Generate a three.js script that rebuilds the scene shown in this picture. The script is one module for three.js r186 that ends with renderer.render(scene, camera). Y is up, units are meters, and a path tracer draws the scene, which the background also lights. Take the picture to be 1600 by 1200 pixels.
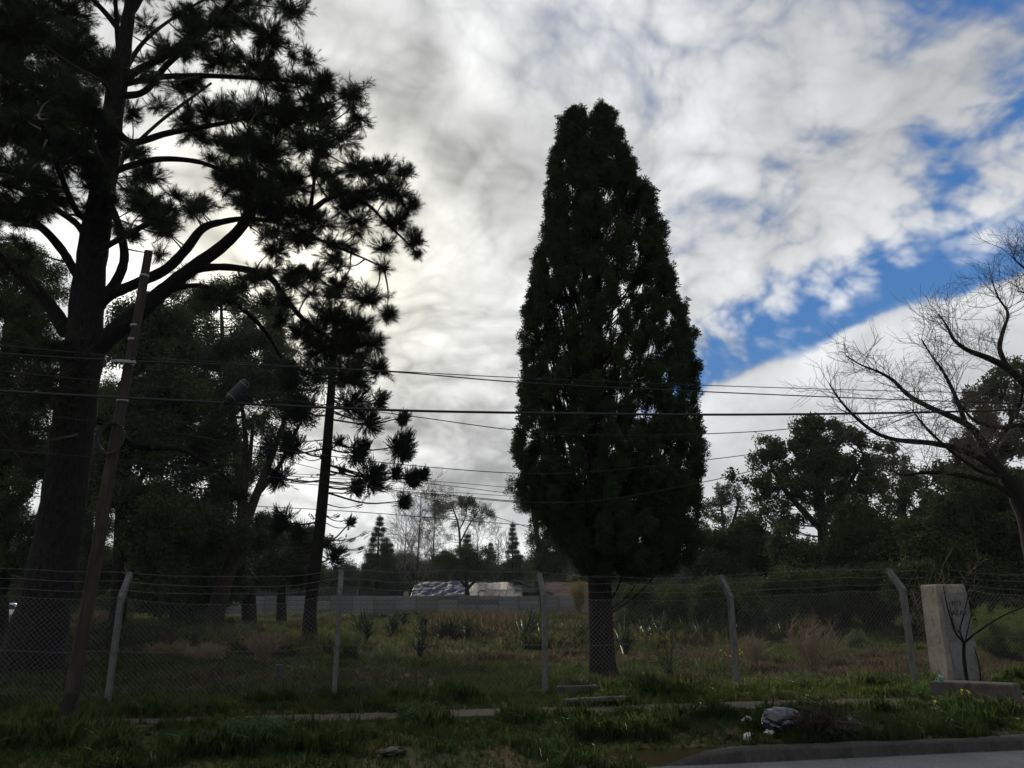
import * as THREE from 'three';
import { mergeGeometries } from 'three/addons/utils/BufferGeometryUtils.js';
import { FontLoader } from 'three/addons/loaders/FontLoader.js';
import { TextGeometry } from 'three/addons/geometries/TextGeometry.js';

// ---------------------------------------------------------------- camera, sky, sun, exposure
const scene = new THREE.Scene();
const EYE = 1.65, PITCH = THREE.MathUtils.degToRad(16), FOCAL = 1193;      // focal length in photo pixels (1600 x 1200)
const camera = new THREE.PerspectiveCamera(2 * THREE.MathUtils.radToDeg(Math.atan(600 / FOCAL)), 4 / 3, 0.1, 3000);
camera.position.set(0, EYE, 0);
camera.rotation.set(PITCH, 0, 0);
const renderer = new THREE.WebGLRenderer({ antialias: true });
renderer.setSize(1024, 768);
renderer.toneMapping = THREE.LinearToneMapping;
renderer.toneMappingExposure = 1.0;
renderer.shadowMap.enabled = true;

const SUN_AZ = -17, SUN_EL = 24;                                            // degrees right of the view axis, above the horizon
const rad = (d) => d * Math.PI / 180;
const sunDir = new THREE.Vector3(Math.sin(rad(SUN_AZ)) * Math.cos(rad(SUN_EL)), Math.sin(rad(SUN_EL)), -Math.cos(rad(SUN_AZ)) * Math.cos(rad(SUN_EL)));
const sun = new THREE.DirectionalLight(0xfff1dc, 2.8);                      // the sun is behind cloud: weak and very soft
sun.position.copy(sunDir).multiplyScalar(120);
sun.castShadow = true;
sun.shadow.radius = 30;
Object.assign(sun.shadow.camera, { left: -70, right: 70, top: 60, bottom: -60, near: 1, far: 320 });
sun.shadow.mapSize.set(2048, 2048);
scene.add(sun, sun.target);

// ---- seeded random numbers and noise
function rng(seed) {
  let a = seed >>> 0;
  return () => { a = (a + 0x6D2B79F5) | 0; let t = Math.imul(a ^ (a >>> 15), 1 | a); t = (t + Math.imul(t ^ (t >>> 7), 61 | t)) ^ t; return ((t ^ (t >>> 14)) >>> 0) / 4294967296; };
}
const LAT = new Float32Array(256 * 256); { const r = rng(77); for (let i = 0; i < LAT.length; i++) LAT[i] = r() * 2 - 1; }
function vnoise(x, y) {                                                     // smooth value noise, -1..1
  const xi = Math.floor(x), yi = Math.floor(y); let fx = x - xi, fy = y - yi;
  fx = fx * fx * fx * (fx * (fx * 6 - 15) + 10); fy = fy * fy * fy * (fy * (fy * 6 - 15) + 10);
  const a = (yi & 255) << 8, b = ((yi + 1) & 255) << 8, c = xi & 255, d = (xi + 1) & 255;
  return (LAT[a | c] * (1 - fx) + LAT[a | d] * fx) * (1 - fy) + (LAT[b | c] * (1 - fx) + LAT[b | d] * fx) * fy;
}
function fbm(x, y, oct, gain = 0.5) {
  let s = 0, a = 1, t = 0;
  for (let i = 0; i < oct; i++) { s += a * vnoise(x, y); t += a; a *= gain; const u = x * 1.62 - y * 1.21 + 17.3; y = x * 1.21 + y * 1.62 - 9.1; x = u; }
  return s / t;
}
const sstep = (a, b, x) => { const t = Math.min(1, Math.max(0, (x - a) / (b - a))); return t * t * (3 - 2 * t); };
const lerp = (a, b, t) => a + (b - a) * t;
function curve(pts, x) {                                                    // piecewise linear through [x, y] pairs
  if (x <= pts[0][0]) return pts[0][1];
  for (let i = 1; i < pts.length; i++) if (x <= pts[i][0]) return lerp(pts[i - 1][1], pts[i][1], (x - pts[i - 1][0]) / (pts[i][0] - pts[i - 1][0]));
  return pts[pts.length - 1][1];
}

// ---- the sky: a broken deck of cloud with the sun behind it and one long blue gap over a low bank of cloud
const SKY_W = 4096, SKY_H = SKY_W / 2;
const BANK = [[-20, 3], [4, 8], [12.7, 13.6], [15.1, 15.1], [18.4, 16.2], [21.7, 17.3], [25.3, 18.3], [28.3, 18.9], [33.8, 19.6], [45, 20.5], [60, 20], [80, 17], [110, 10], [150, 3]];
function billow(x, y, oct, gain = 0.5) {                                    // rounded heaps with creases between them, about -1..1
  let s = 0, a = 1, t = 0;
  for (let i = 0; i < oct; i++) { s += a * (Math.abs(vnoise(x, y)) * 2.6 - 0.85); t += a; a *= gain; const u = x * 1.62 - y * 1.21 + 5.3; y = x * 1.21 + y * 1.62 + 3.7; x = u; }
  return s / t;
}
function skyColor(az, el, dx, dy, dz, out) {
  const k = 1 / (dy + 0.42), px = dx * k, pz = dz * k;                      // a layer of cloud overhead, flattening towards the horizon
  const w1 = fbm(px * 2.2 + 3.1, pz * 2.2 + 8.2, 4), w2 = fbm(px * 2.2 - 7.7, pz * 2.2 + 1.4, 4);
  const big = 0.8 * fbm(px * 1.9 + w1 * 0.4 + 2.3, pz * 1.9 + w2 * 0.4 + 7.9, 3) + 0.35 * fbm(px * 5.5 + w2 * 0.5 + 1, pz * 5.5 + w1 * 0.5, 3);
  const heap = billow(px * 4.2 + w2 * 0.8 + 5, pz * 4.2 - w1 * 0.8, 6, 0.55), small = billow(px * 11 + w1 * 1.6, pz * 11 + w2 * 1.6 + 40, 4, 0.55);
  const fine = fbm(px * 13 + w1 * 3.0 + 9, pz * 13 - w2 * 3.0, 5, 0.6);
  const edge = curve(BANK, az), d = el - edge + 0.9 * heap + 0.5 * small + 0.35 * fine;   // degrees above the bank's upper edge
  const reach = sstep(5, 13, az) * (1 - sstep(60, 115, az));                // how far round the gap runs
  const gap = 3.7 + 0.18 * Math.max(0, Math.min(az, 60) - 13), near = sstep(-0.3, 0.8, d) * (1 - sstep(0.3 * gap, 1.75 * gap, d + 0.7 * heap));
  const thin = sstep(2, 30, az + 6 * w1) * (1 - sstep(75, 130, az)) * sstep(1, 8, d);      // the deck thins out to the right above the gap
  const hole = sstep(0.32, 0.6, fbm(px * 1.6 + 83, pz * 1.6 + 11, 3));
  const cover = 0.95 + 0.30 * big + 0.26 * heap + 0.12 * fine + 0.10 * small - reach * near * (0.98 - 0.30 * small - 0.28 * fine - 0.2 * heap) - thin * (0.24 - 0.30 * fine - 0.16 * small - 0.35 * heap) - 0.45 * hole;
  let a = sstep(0.05, 0.92, cover);
  const bank = reach * (1 - sstep(-0.8, 0.7, d));                           // the low bank: solid, with a billowed edge
  a = Math.max(a, bank * 0.96);
  a = Math.max(a, 0.80 * (1 - sstep(0, 8, el)) * (0.75 + 0.3 * heap));       // cloud bases close up towards the horizon
  const cs = dx * sunDir.x + dy * sunDir.y + dz * sunDir.z, ang = Math.acos(Math.min(1, cs)) * 57.2958;
  const glow = Math.exp(-ang * ang / 110) * 0.42 + Math.exp(-ang / 22) * 0.42;
  const deep = sstep(-0.05, 0.55, big + 0.35 * heap);                       // thick parts are grey underneath
  let L = 0.67 - 0.30 * deep + 0.18 * heap + 0.11 * small + 0.07 * fine - 0.23 * thin;
  L = lerp(L, 0.63 + 0.07 * heap + 0.04 * fine + 0.12 * sstep(-5, -0.2, d), bank * 0.85);
  L = Math.max(0.2, L) + glow * (0.98 - 0.45 * deep + 0.70 * heap + 0.35 * small + 0.2 * fine);
  const warm = Math.min(1, glow * 1.5);
  const b = sstep(0, 50, el), haze = Math.exp(-Math.max(el, 0) / 7);
  out[0] = lerp(lerp(0.075, 0.048, b) + 0.25 * haze, L * lerp(0.975, 1.025, warm), a);
  out[1] = lerp(lerp(0.235, 0.150, b) + 0.22 * haze, L * lerp(1.0, 1.0, warm), a);
  out[2] = lerp(lerp(0.54, 0.41, b) + 0.10 * haze, L * lerp(1.045, 0.86, warm), a);
}
{
  const data = new Float32Array(SKY_W * SKY_H * 4), o = [0, 0, 0];
  for (let j = 0; j < SKY_H; j++) {
    const e = ((j + 0.5) / SKY_H - 0.5) * Math.PI, el = e * 57.2958, ce = Math.cos(e), dy = Math.sin(e);
    for (let i = 0; i < SKY_W; i++) {
      const q = (j * SKY_W + i) * 4;
      if (el < -1) { data[q] = 0.20; data[q + 1] = 0.21; data[q + 2] = 0.20; data[q + 3] = 1; continue; }
      const t = ((i + 0.5) / SKY_W - 0.5) * 2 * Math.PI, dx = ce * Math.cos(t), dz = ce * Math.sin(t);
      skyColor(Math.atan2(dx, -dz) * 57.2958, el, dx, Math.max(dy, 0), dz, o);
      data[q] = o[0]; data[q + 1] = o[1]; data[q + 2] = o[2]; data[q + 3] = 1;
    }
  }
  const sky = new THREE.DataTexture(data, SKY_W, SKY_H, THREE.RGBAFormat, THREE.FloatType);
  sky.mapping = THREE.EquirectangularReflectionMapping; sky.magFilter = THREE.LinearFilter; sky.needsUpdate = true;
  scene.background = sky; scene.environment = sky;
}

// ---------------------------------------------------------------- helpers
const V = (x, y, z) => new THREE.Vector3(x, y, z);
const ALONG = V(Math.cos(rad(12)), 0, -Math.sin(rad(12))), ACROSS = V(-Math.sin(rad(12)), 0, -Math.cos(rad(12)));   // the street runs along ALONG; ACROSS points from the road into the field
const street = (s, n, y = 0) => V(ALONG.x * s + ACROSS.x * n, y, ALONG.z * s + ACROSS.z * n);
const sOf = (x, z) => x * ALONG.x + z * ALONG.z, nOf = (x, z) => x * ACROSS.x + z * ACROSS.z;
function ray(px, py) {                                                      // direction of a measured photo point
  const ax = (px - 800) / FOCAL, ay = (600 - py) / FOCAL, c = Math.cos(PITCH), s = Math.sin(PITCH);
  return V(ax, ay * c + s, ay * s - c);
}
const at = (px, py, depth) => { const r = ray(px, py); const t = -depth / r.z; return V(r.x * t, EYE + r.y * t, r.z * t); };
const onRow = (px, py, n) => { const r = ray(px, py), t = n / (r.x * ACROSS.x + r.z * ACROSS.z); return V(r.x * t, EYE + r.y * t, r.z * t); };
const gnd = (px, py) => { const r = ray(px, py), t = -EYE / r.y; return V(r.x * t, 0, r.z * t); };
const N_KERB = 8.98, N_WALK = 12.15, W_WALK = 0.85, N_FENCE = 14.45;
const kerbEdge = (s) => N_KERB - 1.6 * (1 - sstep(0.8, 3.7, s));             // the kerb begins right of the middle; left of it the verge runs out over the road's edge
function groundY(x, z) {                                                    // gentle, lumpy lot; the verge is level with the kerb top
  const n = nOf(x, z), s = sOf(x, z);
  const ke = kerbEdge(s); if (n < ke + 0.12) return -0.30 + (s < 3.4 ? 0.18 * sstep(ke - 0.7, ke + 0.12, n) : 0);
  const lump = 0.05 * fbm(s * 0.9, n * 0.9, 3) + 0.10 * fbm(s * 0.17 + 9, n * 0.17, 3) * sstep(13, 19, n);
  const walk = sstep(N_WALK - 0.35, N_WALK, n) * (1 - sstep(N_WALK + W_WALK, N_WALK + W_WALK + 0.35, n));
  return lerp(lump + 0.02 * sstep(9.2, 10.5, n), -0.03, walk) + 0.35 * sstep(20, 50, n) * (0.5 + 0.5 * fbm(s * 0.05, n * 0.04, 2)) * 0.4;
}

class MB {                                                                   // collects tubes and boxes for one mesh
  constructor() { this.p = []; this.n = []; this.u = []; this.i = []; }
  tube(pts, radii, seg = 6, cap = true) {
    const m = pts.length, base = this.p.length / 3; let t = new THREE.Vector3(), nn = new THREE.Vector3(), bb = new THREE.Vector3(), v = 0;
    const prev = new THREE.Vector3();
    for (let k = 0; k < m; k++) {
      t.subVectors(pts[Math.min(m - 1, k + 1)], pts[Math.max(0, k - 1)]).normalize();
      if (k === 0) { nn.set(0, 0, 1); if (Math.abs(t.z) > 0.9) nn.set(1, 0, 0); } else { v += pts[k].distanceTo(prev); }
      nn.addScaledVector(t, -nn.dot(t)).normalize(); bb.crossVectors(t, nn); prev.copy(pts[k]);
      const r = Array.isArray(radii) ? radii[k] : radii;
      for (let j = 0; j <= seg; j++) {
        const a = j / seg * Math.PI * 2, c = Math.cos(a), s = Math.sin(a), x = nn.x * c + bb.x * s, y = nn.y * c + bb.y * s, z = nn.z * c + bb.z * s;
        this.p.push(pts[k].x + x * r, pts[k].y + y * r, pts[k].z + z * r); this.n.push(x, y, z); this.u.push(j / seg * 1.0, v);
      }
    }
    const w = seg + 1;
    for (let k = 0; k < m - 1; k++) for (let j = 0; j < seg; j++) { const a = base + k * w + j; this.i.push(a, a + 1, a + w, a + 1, a + w + 1, a + w); }
    if (cap) for (const e of [0, m - 1]) {
      t.subVectors(pts[e === 0 ? 0 : e], pts[e === 0 ? 1 : e - 1]).normalize();
      const c0 = this.p.length / 3; this.p.push(pts[e].x, pts[e].y, pts[e].z); this.n.push(t.x, t.y, t.z); this.u.push(0, 0);
      for (let j = 0; j < seg; j++) { const o = (base + e * w + j) * 3; this.p.push(this.p[o], this.p[o + 1], this.p[o + 2]); this.n.push(t.x, t.y, t.z); this.u.push(0, 0); }
      for (let j = 0; j < seg; j++) e === 0 ? this.i.push(c0, c0 + 1 + (j + 1) % seg, c0 + 1 + j) : this.i.push(c0, c0 + 1 + j, c0 + 1 + (j + 1) % seg);
    }
    return this;
  }
  tri(a, b, c, nx, ny, nz) { const o = this.p.length / 3; this.p.push(...a, ...b, ...c); for (let k = 0; k < 3; k++) { this.n.push(nx, ny, nz); this.u.push(0, 0); } this.i.push(o, o + 1, o + 2); return this; }
  geo() {
    const g = new THREE.BufferGeometry();
    g.setAttribute('position', new THREE.Float32BufferAttribute(this.p, 3)); g.setAttribute('normal', new THREE.Float32BufferAttribute(this.n, 3));
    g.setAttribute('uv', new THREE.Float32BufferAttribute(this.u, 2)); g.setIndex(this.i); return g;
  }
}
const used = {};
function numbered(name) { const k = used[name] = (used[name] ?? -1) + 1; return k ? `${name}_${String(k).padStart(3, '0')}` : name; }
function tag(o, label, category, group, kind) { if (label) o.userData.label = label; if (category) o.userData.category = category; if (group) o.userData.group = group; if (kind) o.userData.kind = kind; return o; }
function shade(o) { o.castShadow = true; o.receiveShadow = true; return o; }
function thing(name, pos, label, category, group, turn = 0) { const g = new THREE.Group(); g.name = numbered(name); g.position.copy(pos); g.rotation.y = turn; scene.add(g); return tag(g, label, category, group); }
function part(name, geo, mat, parent, kind) { const m = shade(new THREE.Mesh(geo, mat)); m.name = name; parent.add(m); if (kind) m.userData.kind = kind; return m; }
function single(name, geo, mat, label, category, group, kind, pos) { const m = shade(new THREE.Mesh(geo, mat)); m.name = numbered(name); if (pos) m.position.copy(pos); scene.add(m); return tag(m, label, category, group, kind); }
const box = (w, h, d, x = 0, y = 0, z = 0) => new THREE.BoxGeometry(w, h, d).translate(x, y, z);
function chamferBox(w, h, d, c = 0.02) {                                    // box with bevelled edges, base at y = 0
  const s = new THREE.Shape(), x = w / 2 - c, z = d / 2 - c; s.moveTo(-x, -z); s.lineTo(x, -z); s.lineTo(x, z); s.lineTo(-x, z); s.closePath();
  const g = new THREE.ExtrudeGeometry(s, { depth: h - 2 * c, bevelEnabled: true, bevelThickness: c, bevelSize: c, bevelSegments: 2, curveSegments: 2 });
  g.rotateX(-Math.PI / 2); g.translate(0, c, 0); return g;
}
function smooth(pts, n) { return new THREE.CatmullRomCurve3(pts, false, 'centripetal').getPoints(n); }
function limb(mb, pts, r0, r1, seg, n = pts.length * 4, flare = 0) {
  const c = smooth(pts, n); mb.tube(c, c.map((_, k) => lerp(r0, r1, k / n) + flare * Math.exp(-k / n * 9)), seg); return c;
}

// ---------------------------------------------------------------- textures (what surfaces are made of)
function tex(w, h, f, srgb, repeat) {
  const d = new Uint8Array(w * h * 4), o = [0, 0, 0];
  for (let j = 0; j < h; j++) for (let i = 0; i < w; i++) { f(i / w, j / h, o); const q = (j * w + i) * 4; for (let c = 0; c < 3; c++) d[q + c] = Math.max(0, Math.min(255, o[c] * 255)); d[q + 3] = 255; }
  const t = new THREE.DataTexture(d, w, h); t.wrapS = t.wrapT = THREE.RepeatWrapping; t.magFilter = THREE.LinearFilter; t.minFilter = THREE.LinearMipmapLinearFilter; t.generateMipmaps = true;
  if (srgb) t.colorSpace = THREE.SRGBColorSpace; if (repeat) t.repeat.set(...repeat); t.needsUpdate = true; return t;
}
function loopN(u, v, f, oct) {                                              // noise that repeats over 0..1
  const a = fbm(u * f, v * f, oct), b = fbm((u - 1) * f, v * f, oct), c = fbm(u * f, (v - 1) * f, oct), d = fbm((u - 1) * f, (v - 1) * f, oct);
  return (a * (1 - u) + b * u) * (1 - v) + (c * (1 - u) + d * u) * v;
}
const barkBump = tex(256, 512, (u, v, o) => { const r = Math.abs(loopN(u, v * 0.35 % 1, 14, 4)), q = loopN(u, v, 40, 3); o[0] = o[1] = o[2] = Math.min(1, 0.15 + 2.4 * r) * 0.8 + 0.2 * q; }, false, [3, 0.5]);
const barkMap = tex(256, 512, (u, v, o) => { const q = 0.62 + 0.3 * loopN(u, v, 18, 4) + 0.2 * loopN(u, v, 60, 2); o[0] = q; o[1] = q * 0.97; o[2] = q * 0.95; }, true, [3, 0.5]);
const concreteMap = tex(512, 512, (u, v, o) => { const q = 0.74 + 0.16 * loopN(u, v, 7, 5) + 0.14 * loopN(u, v, 70, 3), st = Math.max(0, loopN(u, v * 0.4, 9, 5)) * 0.30; o[0] = q - st; o[1] = q * 0.985 - st; o[2] = q * 0.95 - st * 0.92; }, true);
const concreteBump = tex(512, 512, (u, v, o) => { o[0] = o[1] = o[2] = 0.5 + 0.3 * loopN(u, v, 60, 4) + 0.2 * loopN(u, v, 9, 3); });
const woodMap = tex(256, 1024, (u, v, o) => { const g = loopN(u, v * 0.04 % 1, 34, 4), k = loopN(u, v, 6, 4); const q = 0.60 + 0.16 * g + 0.22 * k; o[0] = q; o[1] = q * 0.96; o[2] = q * 0.92; }, true, [1, 0.35]);
const soilMap = tex(1024, 1024, (u, v, o) => { const a = loopN(u, v, 9, 5), b = loopN(u, v, 90, 4), g = sstep(-0.2, 0.35, a + 0.4 * b); o[0] = lerp(0.30, 0.19, g) + 0.10 * b; o[1] = lerp(0.25, 0.215, g) + 0.10 * b; o[2] = lerp(0.17, 0.10, g) + 0.06 * b; }, true, [1 / 6, 1 / 6]);
const asphaltMap = tex(1024, 1024, (u, v, o) => { const a = loopN(u, v, 200, 3), b = loopN(u, v, 8, 4), q = 0.40 + 0.11 * a + 0.05 * b; o[0] = q; o[1] = q * 1.0; o[2] = q * 1.01; }, true, [1 / 3, 1 / 3]);
const asphaltBump = tex(512, 512, (u, v, o) => { o[0] = o[1] = o[2] = 0.5 + 0.5 * loopN(u, v, 120, 3); }, false, [1 / 1.5, 1 / 1.5]);

const lin = (r, g, b) => new THREE.Color().setRGB(r, g, b);
const mat = (r, g, b, o = {}) => new THREE.MeshPhysicalMaterial({ color: lin(r, g, b), roughness: 0.95, specularIntensity: o.metalness ? 1 : 0.25, ...o });
const leafMat = (r, g, b, t = 0.3, o = {}) => new THREE.MeshPhysicalMaterial({ color: lin(r, g, b), roughness: 0.9, transmission: t, thickness: 0, side: THREE.DoubleSide, ior: 1.3, specularIntensity: 0.4, ...o });
const M = {
  pineBark: mat(0.044, 0.040, 0.038, { bumpMap: barkBump, bumpScale: 0.05, map: barkMap }),
  bark: mat(0.10, 0.088, 0.075, { bumpMap: barkBump, bumpScale: 0.02, map: barkMap }),
  darkBark: mat(0.040, 0.035, 0.030, { bumpMap: barkBump, bumpScale: 0.02, map: barkMap }),
  paleBark: mat(0.30, 0.27, 0.23, { map: barkMap }),
  twig: mat(0.075, 0.062, 0.052), bareTwig: mat(0.10, 0.085, 0.07),
  pine: leafMat(0.038, 0.055, 0.024, 0.2), cypress: leafMat(0.030, 0.045, 0.020, 0.12), araucaria: leafMat(0.030, 0.046, 0.024, 0.1),
  broad: leafMat(0.045, 0.062, 0.022, 0.3), gum: leafMat(0.055, 0.066, 0.036, 0.3), conifer: leafMat(0.034, 0.048, 0.026, 0.15), dryLeaf: leafMat(0.13, 0.095, 0.05, 0.3),
  blade: leafMat(1, 1, 1, 0.5, { roughness: 0.6, specularIntensity: 0.8, ior: 1.4 }), weed: leafMat(0.10, 0.145, 0.05, 0.4), strap: leafMat(0.12, 0.17, 0.095, 0.3, { roughness: 0.4, specularIntensity: 0.8 }), dry: leafMat(0.22, 0.165, 0.10, 0.3), yellow: leafMat(0.55, 0.48, 0.03, 0.3),
  concrete: mat(0.20, 0.21, 0.225, { map: concreteMap, bumpMap: concreteBump, bumpScale: 0.004 }),
  slabA: mat(0.27, 0.28, 0.295, { map: concreteMap, bumpMap: concreteBump, bumpScale: 0.004 }), slabB: mat(0.20, 0.205, 0.215, { map: concreteMap, bumpMap: concreteBump, bumpScale: 0.004 }), slabC: mat(0.34, 0.355, 0.38, { map: concreteMap, bumpMap: concreteBump, bumpScale: 0.004 }),
  wire: mat(0.11, 0.115, 0.12, { roughness: 0.8 }), cable: mat(0.02, 0.02, 0.022, { roughness: 0.6 }),
  wood: mat(0.110, 0.100, 0.092, { map: woodMap, bumpMap: woodMap, bumpScale: 0.006 }), tar: mat(0.018, 0.017, 0.017, { roughness: 0.8 }), galv: mat(0.20, 0.205, 0.21, { metalness: 0.6, roughness: 0.55 }),
  plasticBlack: mat(0.020, 0.022, 0.030, { roughness: 0.25, specularIntensity: 1, ior: 1.5, clearcoat: 0.25, clearcoatRoughness: 0.15 }), litter: mat(0.62, 0.62, 0.60, { side: THREE.DoubleSide }),
};

// ---------------------------------------------------------------- foliage pieces (one small shape each, set many times)
function leafBall(seed, count, len, wid, droop, spread = 1) {                // leaves scattered through a ball of radius 0.5
  const r = rng(seed), m = new MB();
  for (let k = 0; k < count; k++) {
    const d = V(r() * 2 - 1, r() * 2 - 1, r() * 2 - 1); if (d.lengthSq() < 0.01) d.y = 1; const c = d.clone().normalize().multiplyScalar(0.5 * spread * Math.cbrt(r()));
    const dir = V(r() * 2 - 1, r() * 1.6 - 0.8 - droop, r() * 2 - 1).normalize(), side = V(r() - 0.5, r() - 0.5, r() - 0.5).cross(dir).normalize(), L = len * (0.7 + 0.6 * r()), W = wid * (0.7 + 0.6 * r());
    const nrm = side.clone().cross(dir), mid = c.clone().addScaledVector(dir, L * 0.45), tip = c.clone().addScaledVector(dir, L).addScaledVector(nrm, L * 0.15);
    const A = mid.clone().addScaledVector(side, W / 2), B = mid.clone().addScaledVector(side, -W / 2);
    m.tri(c.toArray(), A.toArray(), B.toArray(), nrm.x, nrm.y, nrm.z); m.tri(A.toArray(), tip.toArray(), B.toArray(), nrm.x, nrm.y, nrm.z);
  }
  return m.geo();
}
function needleTuft(seed, count, len, wid, stem, open) {                     // needles round the last stretch of a twig that points along +y
  const r = rng(seed), m = new MB();
  for (let k = 0; k < count; k++) {
    const a = r() * 6.283, f = r(), tilt = open * (0.35 + 0.9 * r()) * (1 - 0.45 * f), y0 = -stem * (1 - f), L = len * (0.75 + 0.4 * r());
    const d = V(Math.cos(a) * Math.sin(tilt), Math.cos(tilt), Math.sin(a) * Math.sin(tilt)), s = V(-Math.sin(a), 0, Math.cos(a)).multiplyScalar(wid / 2).applyAxisAngle(d, r() * 3);
    const p = V(0, y0, 0), q = p.clone().addScaledVector(d, L); q.y -= L * 0.12 * r();
    m.tri([p.x + s.x, p.y + s.y, p.z + s.z], [p.x - s.x, p.y - s.y, p.z - s.z], q.toArray(), -d.z, 0.3, d.x);
  }
  m.tube([V(0, -stem * 1.3, 0), V(0, 0.01, 0)], [0.008, 0.005], 3, false);
  return m.geo();
}
function cordSpray(seed, count, len, wid) {                                  // stubby cord-like sprays of a cypress
  const r = rng(seed), m = new MB();
  for (let k = 0; k < count; k++) {
    const f = Math.sqrt(r()), a = r() * 6.283, out = 0.32 * f * r(), p = V(Math.cos(a) * out, -0.5 + f * 0.85, Math.sin(a) * out);
    const d = V(Math.cos(a) * (0.5 + 0.6 * r()), 0.55 + 0.7 * r(), Math.sin(a) * (0.5 + 0.6 * r())).normalize(), s = V(r() - 0.5, r() - 0.5, r() - 0.5).cross(d).normalize(), n = s.clone().cross(d), L = len * (0.6 + 0.8 * r());
    const q = p.clone().addScaledVector(d, L * 0.55), t = p.clone().addScaledVector(d, L), A = q.clone().addScaledVector(s, wid / 2), B = q.clone().addScaledVector(s, -wid / 2);
    m.tri(p.toArray(), A.toArray(), B.toArray(), n.x, n.y, n.z); m.tri(A.toArray(), t.toArray(), B.toArray(), n.x, n.y, n.z);
  }
  return m.geo();
}
function bladeTuft(seed, count, len, wid, lean, base) {                       // a tuft of grass blades, roots at y = 0
  const r = rng(seed), m = new MB();
  for (let k = 0; k < count; k++) {
    const a = r() * 6.283, b = r() * 6.283, o = base * Math.sqrt(r()), L = len * (0.55 + 0.6 * r()), t = lean * (0.3 + r()), w = wid * (0.7 + 0.6 * r());
    const p = V(Math.cos(b) * o, -0.02, Math.sin(b) * o), dx = Math.cos(a), dz = Math.sin(a), s = V(-dz, 0, dx).multiplyScalar(w / 2);
    const q = V(p.x + dx * L * 0.30 * t, L * 0.58, p.z + dz * L * 0.30 * t), e = V(p.x + dx * L * 0.95 * t, L * (1 - 0.35 * t), p.z + dz * L * 0.95 * t);
    const nx = -dx * 0.8, nz = -dz * 0.8;
    m.tri([p.x + s.x, p.y, p.z + s.z], [p.x - s.x, p.y, p.z - s.z], [q.x + s.x, q.y, q.z + s.z], nx, 0.5, nz);
    m.tri([p.x - s.x, p.y, p.z - s.z], [q.x - s.x, q.y, q.z - s.z], [q.x + s.x, q.y, q.z + s.z], nx, 0.5, nz);
    m.tri([q.x + s.x, q.y, q.z + s.z], [q.x - s.x, q.y, q.z - s.z], e.toArray(), nx, 0.5, nz);
  }
  return m.geo();
}
const G = {
  broad: [leafBall(1, 46, 0.19, 0.10, 0.15), leafBall(2, 46, 0.20, 0.10, 0.15)],
  fine: [leafBall(3, 60, 0.15, 0.062, 0.2), leafBall(4, 60, 0.15, 0.066, 0.2)],
  gum: [leafBall(5, 44, 0.28, 0.055, 0.9), leafBall(6, 44, 0.26, 0.06, 0.9)],
  coarse: [leafBall(31, 20, 0.30, 0.15, 0.2), leafBall(32, 20, 0.32, 0.15, 0.2), leafBall(33, 16, 0.36, 0.13, 0.5)],
  needle: [leafBall(7, 70, 0.26, 0.036, 0.1), leafBall(8, 70, 0.26, 0.036, 0.1)],
  pine: [needleTuft(11, 40, 0.17, 0.0052, 0.16, 1.15), needleTuft(12, 40, 0.19, 0.0052, 0.18, 1.35), needleTuft(13, 34, 0.16, 0.005, 0.12, 1.0)],
  cypress: [cordSpray(14, 46, 0.20, 0.085), cordSpray(15, 46, 0.22, 0.08), cordSpray(18, 40, 0.26, 0.075)],
  rope: [needleTuft(16, 40, 0.08, 0.028, 0.36, 1.2), needleTuft(17, 40, 0.09, 0.028, 0.40, 1.3)],
};
const UP3 = V(0, 1, 0);
// sets: array of {p, s, q?|up?, c?}; becomes one InstancedMesh per shape, counted as one mass of leaves
function scatter(name, geos, material, sets, parent, seed = 5, top) {
  const r = rng(seed), lists = geos.map(() => []), made = [];
  for (const e of sets) lists[Math.floor(r() * geos.length)].push(e);
  const m4 = new THREE.Matrix4(), q = new THREE.Quaternion(), q2 = new THREE.Quaternion(), sc = new THREE.Vector3();
  lists.forEach((l, k) => {
    if (!l.length) return;
    const im = shade(new THREE.InstancedMesh(geos[k], material, l.length));
    l.forEach((e, j) => {
      if (e.up) q.setFromUnitVectors(UP3, e.up).multiply(q2.setFromAxisAngle(UP3, r() * 6.283)); else if (e.free) q.set(r() - 0.5, r() - 0.5, r() - 0.5, r() - 0.5).normalize(); else q.setFromAxisAngle(UP3, r() * 6.283);
      sc.set(e.s * (e.w ?? 1), e.s, e.s * (e.w ?? 1)); im.setMatrixAt(j, m4.compose(e.p, q, sc)); if (e.c) im.setColorAt(j, e.c);
    });
    im.name = top ? numbered(name) : name; im.userData.kind = 'stuff'; (parent ?? scene).add(im); made.push(im);
  });
  return made;
}

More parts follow.
